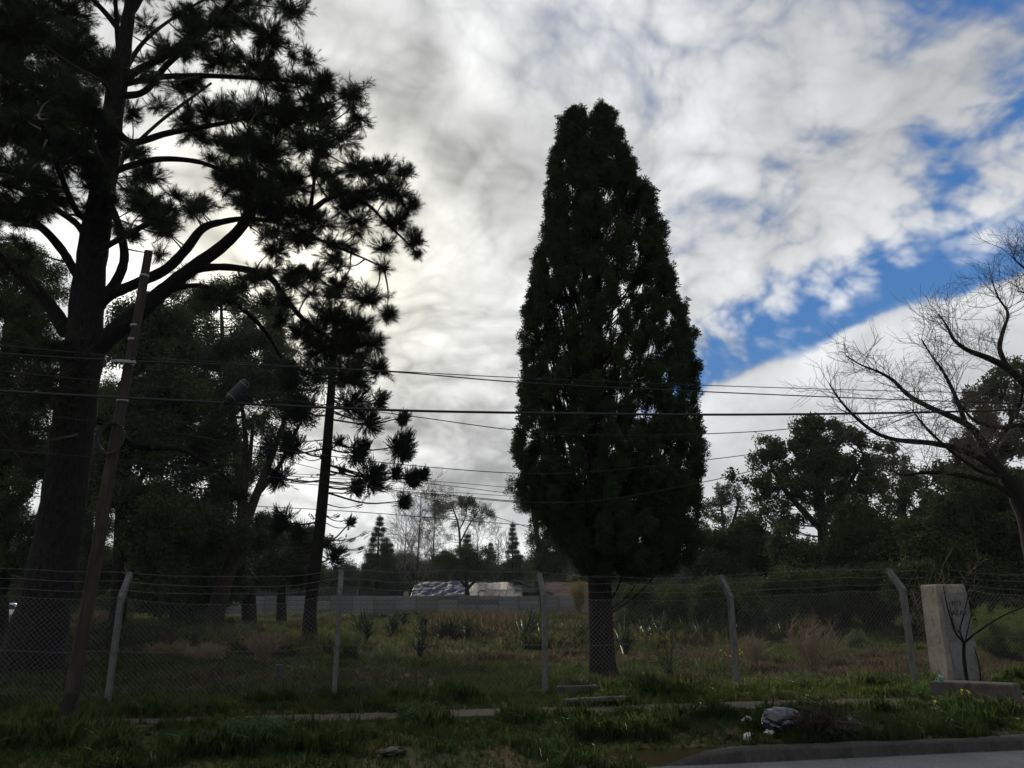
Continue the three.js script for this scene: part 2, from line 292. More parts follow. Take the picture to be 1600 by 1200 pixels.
// ---------------------------------------------------------------- the ground, road, kerb and footpath
function structure(name, geo, m, parent) { const o = shade(new THREE.Mesh(geo, m)); o.name = parent ? name : numbered(name); (parent ?? scene).add(o); o.userData.kind = 'structure'; return o; }
function steps(list) { const o = []; for (const [a, b, st] of list) for (let v = a; v < b - 1e-6; v += st) o.push(v); o.push(list[list.length - 1][1]); return o; }
{
  const ns = steps([[-60, 8.8, 8.6], [8.8, 16, 0.16], [16, 40, 0.5], [40, 100, 2.5], [100, 900, 40]]), ss = steps([[-700, -60, 40], [-60, -16, 1.6], [-16, 22, 0.3], [22, 70, 1.6], [70, 710, 40]]);
  const p = [], u = [], idx = [];
  ns.forEach((n) => ss.forEach((s) => { const w = street(s, n); p.push(w.x, groundY(w.x, w.z), w.z); u.push(w.x, w.z); }));
  for (let j = 0; j < ns.length - 1; j++) for (let i = 0; i < ss.length - 1; i++) { const a = j * ss.length + i, b = a + ss.length; idx.push(a, a + 1, b, a + 1, b + 1, b); }
  const g = new THREE.BufferGeometry(); g.setAttribute('position', new THREE.Float32BufferAttribute(p, 3)); g.setAttribute('uv', new THREE.Float32BufferAttribute(u, 2)); g.setIndex(idx); g.computeVertexNormals();
  structure('ground', g, mat(0.75, 0.75, 0.75, { map: soilMap, roughness: 1 }));
}
{ // the road: one sheet, slightly cambered, its edge at the kerb
  const ns = steps([[-9, 9.0, 1.2]]), ss = steps([[-120, 120, 4]]), p = [], u = [], idx = [];
  ns.forEach((n) => ss.forEach((s) => { const w = street(s, n); p.push(w.x, -0.12 - 0.02 * sstep(3, 9.1, n) + 0.006 * fbm(s * 0.3, n * 0.3, 2), w.z); u.push(s, n); }));
  for (let j = 0; j < ns.length - 1; j++) for (let i = 0; i < ss.length - 1; i++) { const a = j * ss.length + i, b = a + ss.length; idx.push(a, a + 1, b, a + 1, b + 1, b); }
  const g = new THREE.BufferGeometry(); g.setAttribute('position', new THREE.Float32BufferAttribute(p, 3)); g.setAttribute('uv', new THREE.Float32BufferAttribute(u, 2)); g.setIndex(idx); g.computeVertexNormals();
  structure('road', g, mat(1, 1, 1, { map: asphaltMap, bumpMap: asphaltBump, bumpScale: 0.008, roughness: 0.8 }));
}
{ // the kerb: worn concrete lip with a rounded top edge
  const prof = [[8.98, -0.22], [8.975, -0.03], [9.00, -0.004], [9.04, 0.012], [9.12, 0.014], [9.15, 0.0], [9.15, -0.2]], ss = steps([[3.2, 60, 0.35]]), p = [], u = [], idx = [];
  ss.forEach((s) => prof.forEach(([n, y], k) => { const w = street(s, n - N_KERB + kerbEdge(s) + 0.02 * fbm(s * 0.8, k * 0.3, 3)); p.push(w.x, y - 0.22 * (1 - sstep(3.2, 4.6, s)) + 0.016 * fbm(s * 1.3 + 4, k * 0.2, 3), w.z); u.push(s * 0.7, k * 0.06); }));
  for (let j = 0; j < ss.length - 1; j++) for (let i = 0; i < prof.length - 1; i++) { const a = j * prof.length + i, b = a + prof.length; idx.push(a, b, a + 1, a + 1, b, b + 1); }
  const g = new THREE.BufferGeometry(); g.setAttribute('position', new THREE.Float32BufferAttribute(p, 3)); g.setAttribute('uv', new THREE.Float32BufferAttribute(u, 2)); g.setIndex(idx); g.computeVertexNormals();
  structure('kerb', g, mat(0.095, 0.095, 0.095, { map: concreteMap, bumpMap: concreteBump, bumpScale: 0.006, side: THREE.DoubleSide }));
}
{ // the footpath: old poured slabs, cracked apart and half grown over
  const r = rng(31), path = new THREE.Group(); path.name = 'footpath'; path.userData.kind = 'structure'; scene.add(path);
  const m = [mat(0.115, 0.102, 0.088, { map: concreteMap, bumpMap: concreteBump, bumpScale: 0.005 }), mat(0.095, 0.086, 0.074, { map: concreteMap, bumpMap: concreteBump, bumpScale: 0.005 })];
  const gs = [chamferBox(1.19, 0.08, W_WALK, 0.008), chamferBox(1.185, 0.08, W_WALK - 0.03, 0.010)];
  for (let s = -22; s < 26; s += 1.2) {
    const o = part('slab', gs[r() < 0.5 ? 0 : 1], m[r() < 0.5 ? 0 : 1], path), w = street(s, N_WALK + W_WALK / 2 + (r() - 0.5) * 0.03);
    o.position.set(w.x, -0.06 + (r() - 0.5) * 0.012, w.z); o.rotation.set((r() - 0.5) * 0.02, rad(12) + (r() - 0.5) * 0.02, (r() - 0.5) * 0.025, 'YXZ');
  }
}
// ---- grass: verge, fence line and lot
function inView(x, z, pad) { return z < -5 && Math.abs(x) < -z * 0.72 + pad; }
const tuftGreen = [bladeTuft(21, 13, 1, 0.050, 0.8, 0.34), bladeTuft(22, 13, 1, 0.055, 1.0, 0.36), bladeTuft(23, 10, 1, 0.045, 0.6, 0.28)];
const tuftTall = [bladeTuft(24, 12, 1, 0.028, 0.45, 0.18), bladeTuft(25, 12, 1, 0.03, 0.65, 0.2)];
function grass(name, label, geos, seed, n0, n1, perM2, height, tint, keep) {
  const r = rng(seed), sets = [], sMax = 12 + n1 * 0.95, total = Math.floor((n1 - n0) * 2 * sMax * perM2);
  for (let k = 0; k < total; k++) {
    const s = (r() * 2 - 1) * sMax, n = n0 + (n1 - n0) * r(), w = street(s, n), q = r();
    if (!inView(w.x, w.z, 4)) continue;
    const hgt = height(s, n, r) * keep(s, n, q); if (hgt < 0.03) continue;
    w.y = groundY(w.x, w.z) - 0.01; const c = tint(s, n, r); sets.push({ p: w, s: hgt, c });
  }
  for (const im of scatter(name, geos, M.blade, sets, null, seed + 1, true)) tag(im, label, 'grass', null, 'stuff');
  return sets.length;
}
const mixc = (a, b, t, v) => lin(lerp(a[0], b[0], t) * v, lerp(a[1], b[1], t) * v, lerp(a[2], b[2], t) * v);
const GREEN = [0.20, 0.31, 0.09], DEEP = [0.15, 0.24, 0.095], OLIVE = [0.26, 0.29, 0.125], STRAW = [0.36, 0.315, 0.215], BROWN = [0.25, 0.195, 0.14];
const onWalk = (s, n) => { const e = 0.24 * fbm(s * 1.4, n * 1.4 + 5, 3) + 0.30 * fbm(s * 0.35 + 50, 3, 3); return n > N_WALK + 0.06 + e * 0.8 && n < N_WALK + W_WALK - 0.10 + e * 0.4; };
const clump = (s, n, f) => 0.6 + 1.1 * sstep(-0.05, 0.5, fbm(s * f, n * f, 3));
const vary = (r) => 0.55 + 0.9 * r() * r() + 0.2 * r();                     // blades differ from tuft to tuft
grass('verge_grass', 'short green grass on the verge between kerb and footpath', tuftGreen, 41, 7.5, N_WALK + 0.35, 190,
  (s, n, r) => (0.12 + 0.12 * r()) * clump(s, n, 1.6) * (0.6 + 0.4 * sstep(9.25, 9.9, n)) * (1 - 0.35 * sstep(11.2, 12.0, n)),
  (s, n, r) => mixc(GREEN, sstep(0, 0.5, fbm(s * 0.5 + 8, n * 0.5, 3)) > r() ? OLIVE : DEEP, r() * 0.9, vary(r)), (s, n, q) => onWalk(s, n) || n < kerbEdge(s) + (s < 4.6 ? -0.5 : 0.10) || (s < 0.5 && n < 9.1 && q > 0.3 + 0.7 * sstep(7.8, 9.1, n)) ? 0 : 1);
grass('fence_line_grass', 'longer green grass growing along the foot of the chain link fence', tuftGreen, 43, N_WALK + 0.35, N_FENCE + 1.4, 135,
  (s, n, r) => (0.12 + 0.12 * r()) * (0.35 + 0.65 * clump(s + 7, n, 1.2)) * (1 + 0.45 * Math.exp(-((n - N_FENCE) ** 2) / 0.18)),
  (s, n, r) => mixc(GREEN, sstep(-0.4, 0.3, fbm(s * 0.4 + 2, n * 0.5, 3)) > r() ? OLIVE : DEEP, r(), 0.2 + vary(r)), (s, n) => onWalk(s, n) ? 0 : 1);
const dryness = (s, n) => sstep(0.0, 0.45, fbm(s * 0.16 + 4, n * 0.22 + 2, 3) + 0.3 * sstep(-0.5, -5, s) * sstep(26, 16, n) + 0.2 * sstep(5, 9, s) * sstep(24, 15, n));
const lotTint = (s, n, r) => r() < dryness(s, n) ? mixc(STRAW, BROWN, r(), vary(r)) : mixc(OLIVE, GREEN, r(), vary(r));
grass('lot_grass', 'rough knee high grass of the vacant lot just behind the fence', [...tuftGreen, ...tuftTall], 45, N_FENCE + 0.6, 26, 80,
  (s, n, r) => (0.12 + 0.15 * r()) * (0.3 + 0.7 * clump(s + 3, n, 0.7)), lotTint, () => 1);
grass('far_lot_grass', 'rough olive grass in the middle of the vacant lot', [...tuftGreen, ...tuftTall], 47, 26, 48, 16,
  (s, n, r) => (0.26 + 0.30 * r()) * clump(s + 5, n, 0.4), (s, n, r) => r() < 0.35 ? mixc(STRAW, OLIVE, r(), vary(r)) : lotTint(s, n, r), () => 1);
grass('back_lot_grass', 'far grass of the lot below the concrete panel wall', [...tuftGreen, ...tuftTall], 49, 48, 84, 11,
  (s, n, r) => (0.32 + 0.3 * r()) * clump(s + 9, n, 0.25), (s, n, r) => mixc(OLIVE, r() < 0.35 ? STRAW : GREEN, r(), vary(r)), () => 1);

// ---------------------------------------------------------------- trees
// A crown is built from blobs: [px, py, rx, ry, count, depth shift]; leaf pieces gather in small clumps inside each blob, and a bough leads to it.
function fillBlob(r, c, rx, ry, rz, count, opt, out, twigs) {
  const per = opt.per ?? 9, clumps = Math.max(1, Math.round(count / per));
  for (let k = 0; k < clumps; k++) {
    const d = V(r() * 2 - 1, r() * 2 - 1, r() * 2 - 1); if (d.lengthSq() < 1e-3) d.x = 1; d.normalize();
    const rr = (opt.hollow ?? 0.35) + (1 - (opt.hollow ?? 0.35)) * Math.cbrt(r()), wob = 0.78 + 0.42 * vnoise(d.x * 2 + c.x, d.y * 2 + d.z * 1.7 + c.y);
    const q = V(c.x + d.x * rx * rr * wob, c.y + d.y * ry * rr * wob, c.z + d.z * rz * rr * wob), cs = (opt.clump ?? 0.35) * (0.6 + 0.8 * r());
    if (twigs) { const st = c.clone().lerp(q, 0.25 + 0.3 * r()).add(V((r() - 0.5) * rx * 0.4, -ry * 0.25 * r(), (r() - 0.5) * rz * 0.4)); const md = st.clone().lerp(q, 0.55).add(V((r() - 0.5) * 0.2, 0.12 * (r() - 0.3), (r() - 0.5) * 0.2)); twigs.tube([st, md, q], [opt.tr ?? 0.02, (opt.tr ?? 0.02) * 0.7, (opt.tr ?? 0.02) * 0.35], 3, false); }
    const ax = q.clone().sub(c).normalize();
    for (let j = 0; j < per; j++) {
      const o = V((r() + r() - 1), (r() + r() - 1), (r() + r() - 1)).multiplyScalar(cs), p = q.clone().add(o);
      const e = { p, s: (opt.size ?? 0.5) * (0.7 + 0.6 * r()) };
      if (opt.up) e.up = o.clone().multiplyScalar(0.8 / cs).addScaledVector(ax, 0.8).add(V(0, opt.up, 0)).normalize(); else e.free = true;
      if (opt.tones) { const v = opt.tones[0] + (opt.tones[1] - opt.tones[0]) * r(); e.c = lin(v, v, v); }
      if (p.y > 0.15) out.push(e);
    }
  }
}
function local(base, list) { for (const e of list) e.p.sub(base); return list; }
// a leafy tree measured at one depth: trunks = list of [px, py, width] polylines
function leafyTree(o) {
  const r = rng(o.seed), px2m = (dep) => dep / FOCAL * 1.03, D = o.depth;
  const b0 = at(o.trunks[0][0][0], o.trunks[0][0][1], D), base = V(b0.x, groundY(b0.x, b0.z), b0.z);
  const t = thing(o.name, base, o.label, 'tree', o.group);
  const nodes = [];
  o.trunks.forEach((tr, k) => {
    const mb = new MB(), pts = tr.map(([x, y], j) => { const p = at(x, y, D + (tr[j][3] ?? 0)); if (j === 0 && k === 0) p.y = base.y - 0.2; return p.sub(base); });
    const n = pts.length * 5, c = smooth(pts, n), w = tr.map((e) => e[2] * px2m(D) / 2);
    mb.tube(c, c.map((_, j) => { const f = j / n * (w.length - 1), a = Math.floor(f); return lerp(w[a], w[Math.min(w.length - 1, a + 1)], f - a); }), o.seg ?? 9);
    part(k === 0 ? 'trunk' : 'limb', mb.geo(), o.bark ?? M.darkBark, t); for (let j = Math.floor(n * 0.35); j <= n; j++) nodes.push(c[j]);
  });
  const out = [], tw = new MB();
  const all = []; for (const [x, y, rx, ry, count, dz = 0] of o.blobs) { all.push([x, y, rx * 0.85, ry * 0.85, count * 0.5, dz]); for (let m = 0; m < 4; m++) { const a = r() * 6.283, f = 0.55 + 0.65 * r(); all.push([x + Math.cos(a) * rx * f, y + Math.sin(a) * ry * f, rx * (0.35 + 0.3 * r()), ry * (0.4 + 0.4 * r()), count * 0.13, dz + (r() - 0.5) * 2]); } }
  for (const [x, y, rx, ry, count, dz] of all) {
    const dep = D + dz, c = at(x, y, dep), k = px2m(dep), cl = c.clone().sub(base);
    let best = nodes[0], bd = 1e9; for (const q of nodes) { const d = q.distanceTo(cl) + Math.max(0, q.y - cl.y + 0.3) * 1.5; if (d < bd) { bd = d; best = q; } }
    if (bd > 0.3) { const mid = best.clone().lerp(cl, 0.5).add(V((r() - 0.5) * 0.3, -0.06 * bd, (r() - 0.5) * 0.3)); const cc = smooth([best, mid, cl], 8); tw.tube(cc, cc.map((_, j) => lerp(0.018 + 0.014 * bd, 0.015, j / 8)), 5, false); }
    fillBlob(r, c, rx * k, ry * k, Math.min(rx, ry * 1.4) * k * (o.flat ?? 1), Math.round(count * (o.more ?? 1) * (o.group === LEFT ? 2.0 : 1.5)), o, out, o.noTwigs ? null : tw2(base, tw));
  }
  if (tw.p.length) part('branches', tw.geo(), o.twigMat ?? M.twig, t, 'stuff');
  scatter('foliage', o.leaf, o.mat, local(base, out), t, o.seed + 1);
  return t;
}
function tw2(base, mb) { return { tube: (p, r, s, c) => mb.tube(p.map((q) => q.clone().sub(base)), r, s, c) }; }
// recursive bare branching
function bareGrow(mb, r, p, dir, len, rad0, level, opt) {
  const n = level > 2 ? 5 : level > 1 ? 4 : 3, pts = [p.clone()], d = dir.clone(); let q = p.clone();
  for (let k = 0; k < n; k++) { d.add(V((r() - 0.5) * opt.bend, (r() - 0.5) * opt.bend + opt.lift, (r() - 0.5) * opt.bend)).normalize(); q = q.clone().addScaledVector(d, len / n); pts.push(q); }
  mb.tube(pts, pts.map((_, k) => Math.max(opt.min ?? 0.003, rad0 * (1 - 0.5 * k / n))), level > 2 ? 6 : level > 1 ? 4 : 3, false);
  if (level <= 0) return;
  const kids = opt.kids[level] ?? 3;
  for (let k = 0; k < kids; k++) {
    const f = 0.3 + 0.7 * (k + r()) / kids, a = Math.min(n - 1, Math.floor(f * n)), s = pts[a].clone().lerp(pts[a + 1], f * n - a > 1 ? 1 : f * n - a);
    const side = V(r() - 0.5, r() - 0.5, r() - 0.5).cross(d).normalize(), nd = d.clone().multiplyScalar(0.72).addScaledVector(side, 0.55 + 0.45 * r()).normalize();
    bareGrow(mb, r, s, nd, len * (0.52 + 0.25 * r()), rad0 * 0.52, level - 1, opt);
  }
}

// ---- the big pine on the left
{
  const D = 18.9, r = rng(101), k = D / FOCAL * 1.03, b = gnd(40, 1058), base = V(b.x, groundY(b.x, b.z), b.z);
  const tree = thing('pine_tree', base, 'huge spreading pine with long needles and thick trunk at left behind the fence', 'tree');
  const P = (x, y, dz = 0) => at(x, y, D + dz).sub(base), nodes = [];
  const addLimb = (name, list, mat_ = M.pineBark, seg = 9) => {
    const pts = list.map(([x, y, , dz]) => P(x, y, dz ?? 0)), n = list.length * 5, c = smooth(pts, n), mb = new MB();
    mb.tube(c, c.map((_, j) => { const f = j / n * (list.length - 1), a = Math.floor(f); return lerp(list[a][2], list[Math.min(list.length - 1, a + 1)][2], f - a) * k / 2 * (name === 'limb' ? 0.86 : 1) * (1 + 0.07 * vnoise(j * 0.9, list[0][0])); }), seg);
    part(name, mb.geo(), mat_, tree); c.forEach((q, j) => { if (name === 'limb' ? j > n * 0.2 : j > n * 0.45) nodes.push(q); }); return c;
  };
  addLimb('trunk', [[36, 1068, 112], [48, 1035, 88], [68, 950, 72], [92, 830, 64], [110, 700, 60], [124, 600, 60], [131, 540, 60], [136, 470, 48], [147, 380, 46], [163, 280, 40], [182, 140, 34], [196, 60, 24], [207, -30, 16], [214, -130, 6]], M.pineBark, 22);
  const limbs = [
    [[105, 520, 30], [80, 480, 26], [45, 440, 24], [15, 410, 22], [-40, 370, 18, 1], [-110, 340, 10, 2]],
    [[128, 440, 20], [112, 415, 17], [95, 388, 16], [60, 352, 15], [20, 335, 13], [-40, 325, 10, -1]],
    [[140, 380, 16], [122, 352, 13], [95, 332, 12], [45, 300, 11], [0, 285, 9], [-60, 270, 6, 1]],
    [[132, 560, 40], [165, 530, 36], [215, 490, 32], [260, 450, 28], [310, 412, 25], [350, 382, 23], [383, 345, 20, -0.5], [392, 305, 16, -0.8], [396, 260, 11, -1], [390, 200, 7, -1.2]],
    [[270, 448, 16], [300, 424, 15], [345, 417, 14], [400, 425, 13], [425, 437, 12], [445, 465, 11, 0.5], [475, 500, 9, 0.8], [515, 530, 6, 1]],
    [[140, 490, 26], [170, 462, 22], [215, 442, 20], [260, 420, 19], [290, 390, 18], [318, 356, 16], [350, 346, 12], [400, 342, 8, 1], [450, 352, 5, 1.4]],
    [[146, 478, 20], [178, 445, 19], [194, 405, 17], [186, 355, 15], [174, 318, 11], [170, 270, 7, -1.2]],
    [[262, 455, 9], [300, 446, 9], [332, 452, 9], [372, 478, 8], [411, 514, 7, 0.6], [440, 560, 5, 1]],
    [[190, 130, 20], [212, 112, 16], [258, 88, 14], [306, 50, 12], [340, 26, 9], [385, 5, 6]],
    [[188, 150, 15], [222, 145, 13], [262, 100, 12, -1], [318, 52, 9, -1.4], [370, -10, 6, -2]],
    [[178, 200, 16], [205, 222, 14], [262, 208, 12], [330, 196, 9], [400, 182, 7, 0.6], [470, 168, 6, 0.8], [520, 160, 4, 1]],
    [[168, 272, 16], [194, 262, 13], [245, 249, 12], [306, 252, 10], [360, 268, 7, 0.8], [420, 265, 5, 1]],
    [[392, 320, 12, -0.7], [430, 326, 12], [485, 328, 11], [510, 312, 10], [540, 303, 8], [580, 298, 6, 0.4], [615, 290, 4, 0.5]],
    [[540, 303, 7], [575, 320, 6], [605, 350, 5, 0.2], [632, 375, 4, 0.2], [650, 394, 3, 0.2]],
    [[450, 350, 7, 0.6], [500, 375, 6, 0.5], [560, 400, 4, 0.4], [600, 418, 3, 0.3]],
    [[485, 328, 8], [490, 290, 7], [496, 240, 6], [500, 200, 4]],
    [[190, 132, 14], [240, 122, 12], [306, 118, 10, -0.8], [394, 122, 8, -1], [460, 127, 6, -1.2]],
    [[172, 250, 16], [130, 222, 13, 0.4], [70, 205, 11, 0.8], [0, 200, 8, 1], [-70, 190, 5, 1.4]],
    [[182, 150, 14], [140, 105, 12, 0.6], [90, 75, 10, 1], [20, 52, 8, 1.5], [-60, 30, 5, 2]],
    [[196, 60, 14], [160, 15, 11], [110, -30, 9], [40, -60, 6]],
    [[200, 30, 13], [235, -20, 10], [300, -60, 8], [370, -90, 5]],
    [[188, 110, 12], [184, 60, 11], [180, 0, 9], [172, -70, 6]],
    [[140, 400, 14, 0], [175, 380, 11, -1.5], [230, 350, 9, -3], [270, 330, 6, -3.6]],
    [[150, 350, 14, 0], [120, 330, 11, -1.6], [90, 260, 9, -3], [60, 180, 6, -4]],
    [[120, 640, 14], [160, 660, 13, 0.5], [215, 698, 11, 1], [280, 702, 9, 1.5], [330, 730, 6, 2], [380, 770, 4, 2.4]],
    [[165, 290, 12, 0], [190, 250, 10, 2], [250, 190, 8, 4], [330, 130, 6, 5]],
    [[185, 130, 12, 0], [230, 60, 9, 2], [300, 10, 6, 3.4], [380, -30, 4, 4]],
  ];
  for (const l of limbs) addLimb('limb', l);
  // needle masses: [px, py, rx, ry, tufts, depth shift]
  const blobs = [
    [455, 15, 40, 24, 95, 0], [420, 55, 45, 30, 150, -0.6], [480, 85, 12, 16, 14, 0], [360, 35, 40, 26, 110, 0.5], [400, 105, 48, 28, 150, 0.4], [445, 135, 30, 22, 70, 0.8], [340, 95, 38, 24, 95, -0.8], [300, 30, 30, 22, 60, 0.6], [285, 140, 30, 20, 50, 1.0],
    [505, 125, 26, 14, 34, -0.4], [548, 150, 30, 18, 55, 0], [560, 185, 20, 16, 40, 0.3], [500, 175, 32, 20, 80, 0.6], [450, 185, 34, 22, 100, -0.5], [390, 175, 42, 26, 130, 0.8], [330, 175, 36, 22, 80, 0], [535, 215, 32, 18, 70, 0.4], [480, 225, 36, 22, 100, -0.6], [420, 235, 44, 28, 170, 0], [365, 230, 34, 24, 110, 0.8], [300, 205, 30, 18, 50, 0.8],
    [590, 265, 32, 18, 90, 0], [632, 268, 20, 12, 38, 0.2], [560, 262, 30, 20, 85, 0.8], [615, 300, 34, 20, 110, -0.3], [645, 320, 14, 14, 30, 0], [565, 305, 34, 20, 95, 0.4], [510, 275, 30, 20, 80, 0.3], [455, 285, 38, 26, 150, -0.8], [405, 290, 34, 26, 130, -0.4], [350, 280, 26, 18, 55, 1.0], [620, 345, 30, 18, 85, 0.2], [648, 375, 18, 18, 46, 0], [652, 395, 12, 8, 14, 0.2], [600, 385, 24, 16, 36, 0.4], [560, 345, 32, 18, 60, 0.6], [500, 345, 30, 20, 60, 0.8], [440, 335, 36, 24, 130, -0.4], [470, 372, 34, 22, 100, -0.2], [430, 390, 28, 22, 66, 0.5], [545, 385, 22, 14, 24, 0.4], [600, 418, 18, 10, 20, 0.2], [520, 400, 26, 16, 34, 0.6],
    [490, 430, 30, 18, 60, 0.4], [455, 425, 24, 16, 40, 0.8], [530, 445, 28, 16, 55, 0.8], [575, 465, 30, 18, 80, 0.8], [605, 490, 18, 14, 40, 0.6], [560, 510, 34, 20, 120, 1], [520, 495, 34, 24, 120, 1], [585, 535, 22, 16, 50, 1], [545, 545, 40, 22, 130, 1.2], [500, 545, 30, 22, 90, 1.3], [470, 520, 26, 18, 60, 1.2], [440, 500, 24, 16, 40, 0.8], [590, 575, 20, 18, 50, 1.2], [545, 590, 36, 18, 90, 1.4],
    [235, 275, 32, 22, 70, 0.6], [215, 305, 28, 20, 70, -1], [245, 335, 26, 16, 55, -2.6], [262, 345, 20, 12, 34, -3], [215, 240, 28, 20, 60, 0.8], [275, 305, 16, 10, 16, -2], [300, 330, 16, 10, 12, 0.8],
    [60, 50, 70, 50, 330, 0.6], [130, 75, 40, 40, 170, -0.8], [20, 130, 60, 45, 260, -1.2], [90, 150, 55, 45, 300, -1.8], [150, 190, 36, 32, 150, -1], [30, 210, 60, 34, 240, -2.2], [100, 240, 48, 34, 230, -2.2], [150, 270, 28, 28, 90, -1.5], [30, 265, 46, 26, 130, 0.6], [80, 300, 34, 22, 80, -2], [110, 20, 46, 34, 160, 0.6], [40, 5, 60, 26, 150, 0.2], [205, 175, 24, 22, 50, 1.4], [150, 120, 32, 26, 90, 1.6], [20, 320, 36, 18, 44, -0.6], [70, 330, 22, 14, 24, 0.4],
    [230, 40, 30, 22, 40, 1.8], [260, 75, 26, 20, 34, 2.0], [225, 95, 22, 18, 20, 2.6], [310, 70, 28, 18, 40, 3.4], [250, 165, 28, 20, 40, 4],
    [190, -40, 70, 30, 150, 0], [320, -50, 60, 24, 130, 0], [70, -50, 60, 30, 150, 0],
    [30, 40, 60, 40, 260, -2.4], [100, 110, 50, 40, 260, 1.8], [10, 170, 60, 40, 240, 1.4], [60, 190, 50, 36, 220, 0.4], [130, 160, 40, 34, 160, -2.6], [120, 215, 40, 28, 150, 1.6], [10, 90, 50, 40, 200, -0.4], [170, 100, 26, 30, 60, -2],
    [-60, 300, 60, 40, 160, 0], [-70, 180, 60, 50, 160, -2], [-60, 60, 60, 50, 160, 1], [-90, 350, 50, 30, 100, 1],
    [370, 770, 34, 20, 50, 2.2], [330, 735, 30, 16, 30, 1.8], [230, 690, 24, 12, 14, 1.2], [60, 600, 60, 60, 150, -1.4], [30, 690, 50, 50, 110, -2], [70, 540, 50, 34, 100, -1],
  ];
  const out = [], tw = new MB(), free = [[330, 378, 46, 34], [95, 425, 26, 34], [280, 275, 26, 22], [160, 420, 14, 44], [205, 410, 12, 30]];   // clear windows between the limbs
  limbs.forEach((l, q) => { if (q > 23) return; for (let j = Math.ceil(l.length * 0.35); j < l.length; j++) for (let m = 0; m < 6; m++) { const x = l[j][0] + (r() - 0.5) * 100, y = l[j][1] + (r() - 0.6) * 70; if (!free.some(([a, b, c, d]) => Math.abs(x - a) < c + 14 && Math.abs(y - b) < d + 12) && x < 560 && y < 470) blobs.push([x, y, 18 + 8 * r(), 10 + 6 * r(), 18, (l[j][3] ?? 0) + (r() - 0.5) * 3]); } });
  for (const [x, y, rx, ry, count, dz] of blobs) {
    const c = P(x, y, dz), kk = (D + dz) / FOCAL * 1.03;
    let best = nodes[0], bd = 1e9; for (const q of nodes) { const d = q.distanceTo(c) + Math.max(0, q.y - c.y) * 0.1; if (d < bd) { bd = d; best = q; } }
    const mid = best.clone().lerp(c, 0.5).add(V((r() - 0.5) * 0.25, -0.05 * bd, (r() - 0.5) * 0.25)), cc = smooth([best, mid, c], 8); tw.tube(cc, cc.map((_, j) => lerp(0.014 + 0.012 * bd, 0.010, j / 8)), 5, false);
    fillBlob(r, c, rx * kk * 1.22, ry * kk * 1.25, (rx + ry) * 0.75 * kk, count * 2.8, { per: 3, clump: 0.20, size: 1.0, up: 0.2, hollow: 0.02, tr: 0.011 }, out, tw);
  }
  part('twigs', tw.geo(), M.twig, tree, 'stuff');
  scatter('needles', G.pine, M.pine, out, tree, 102);
}

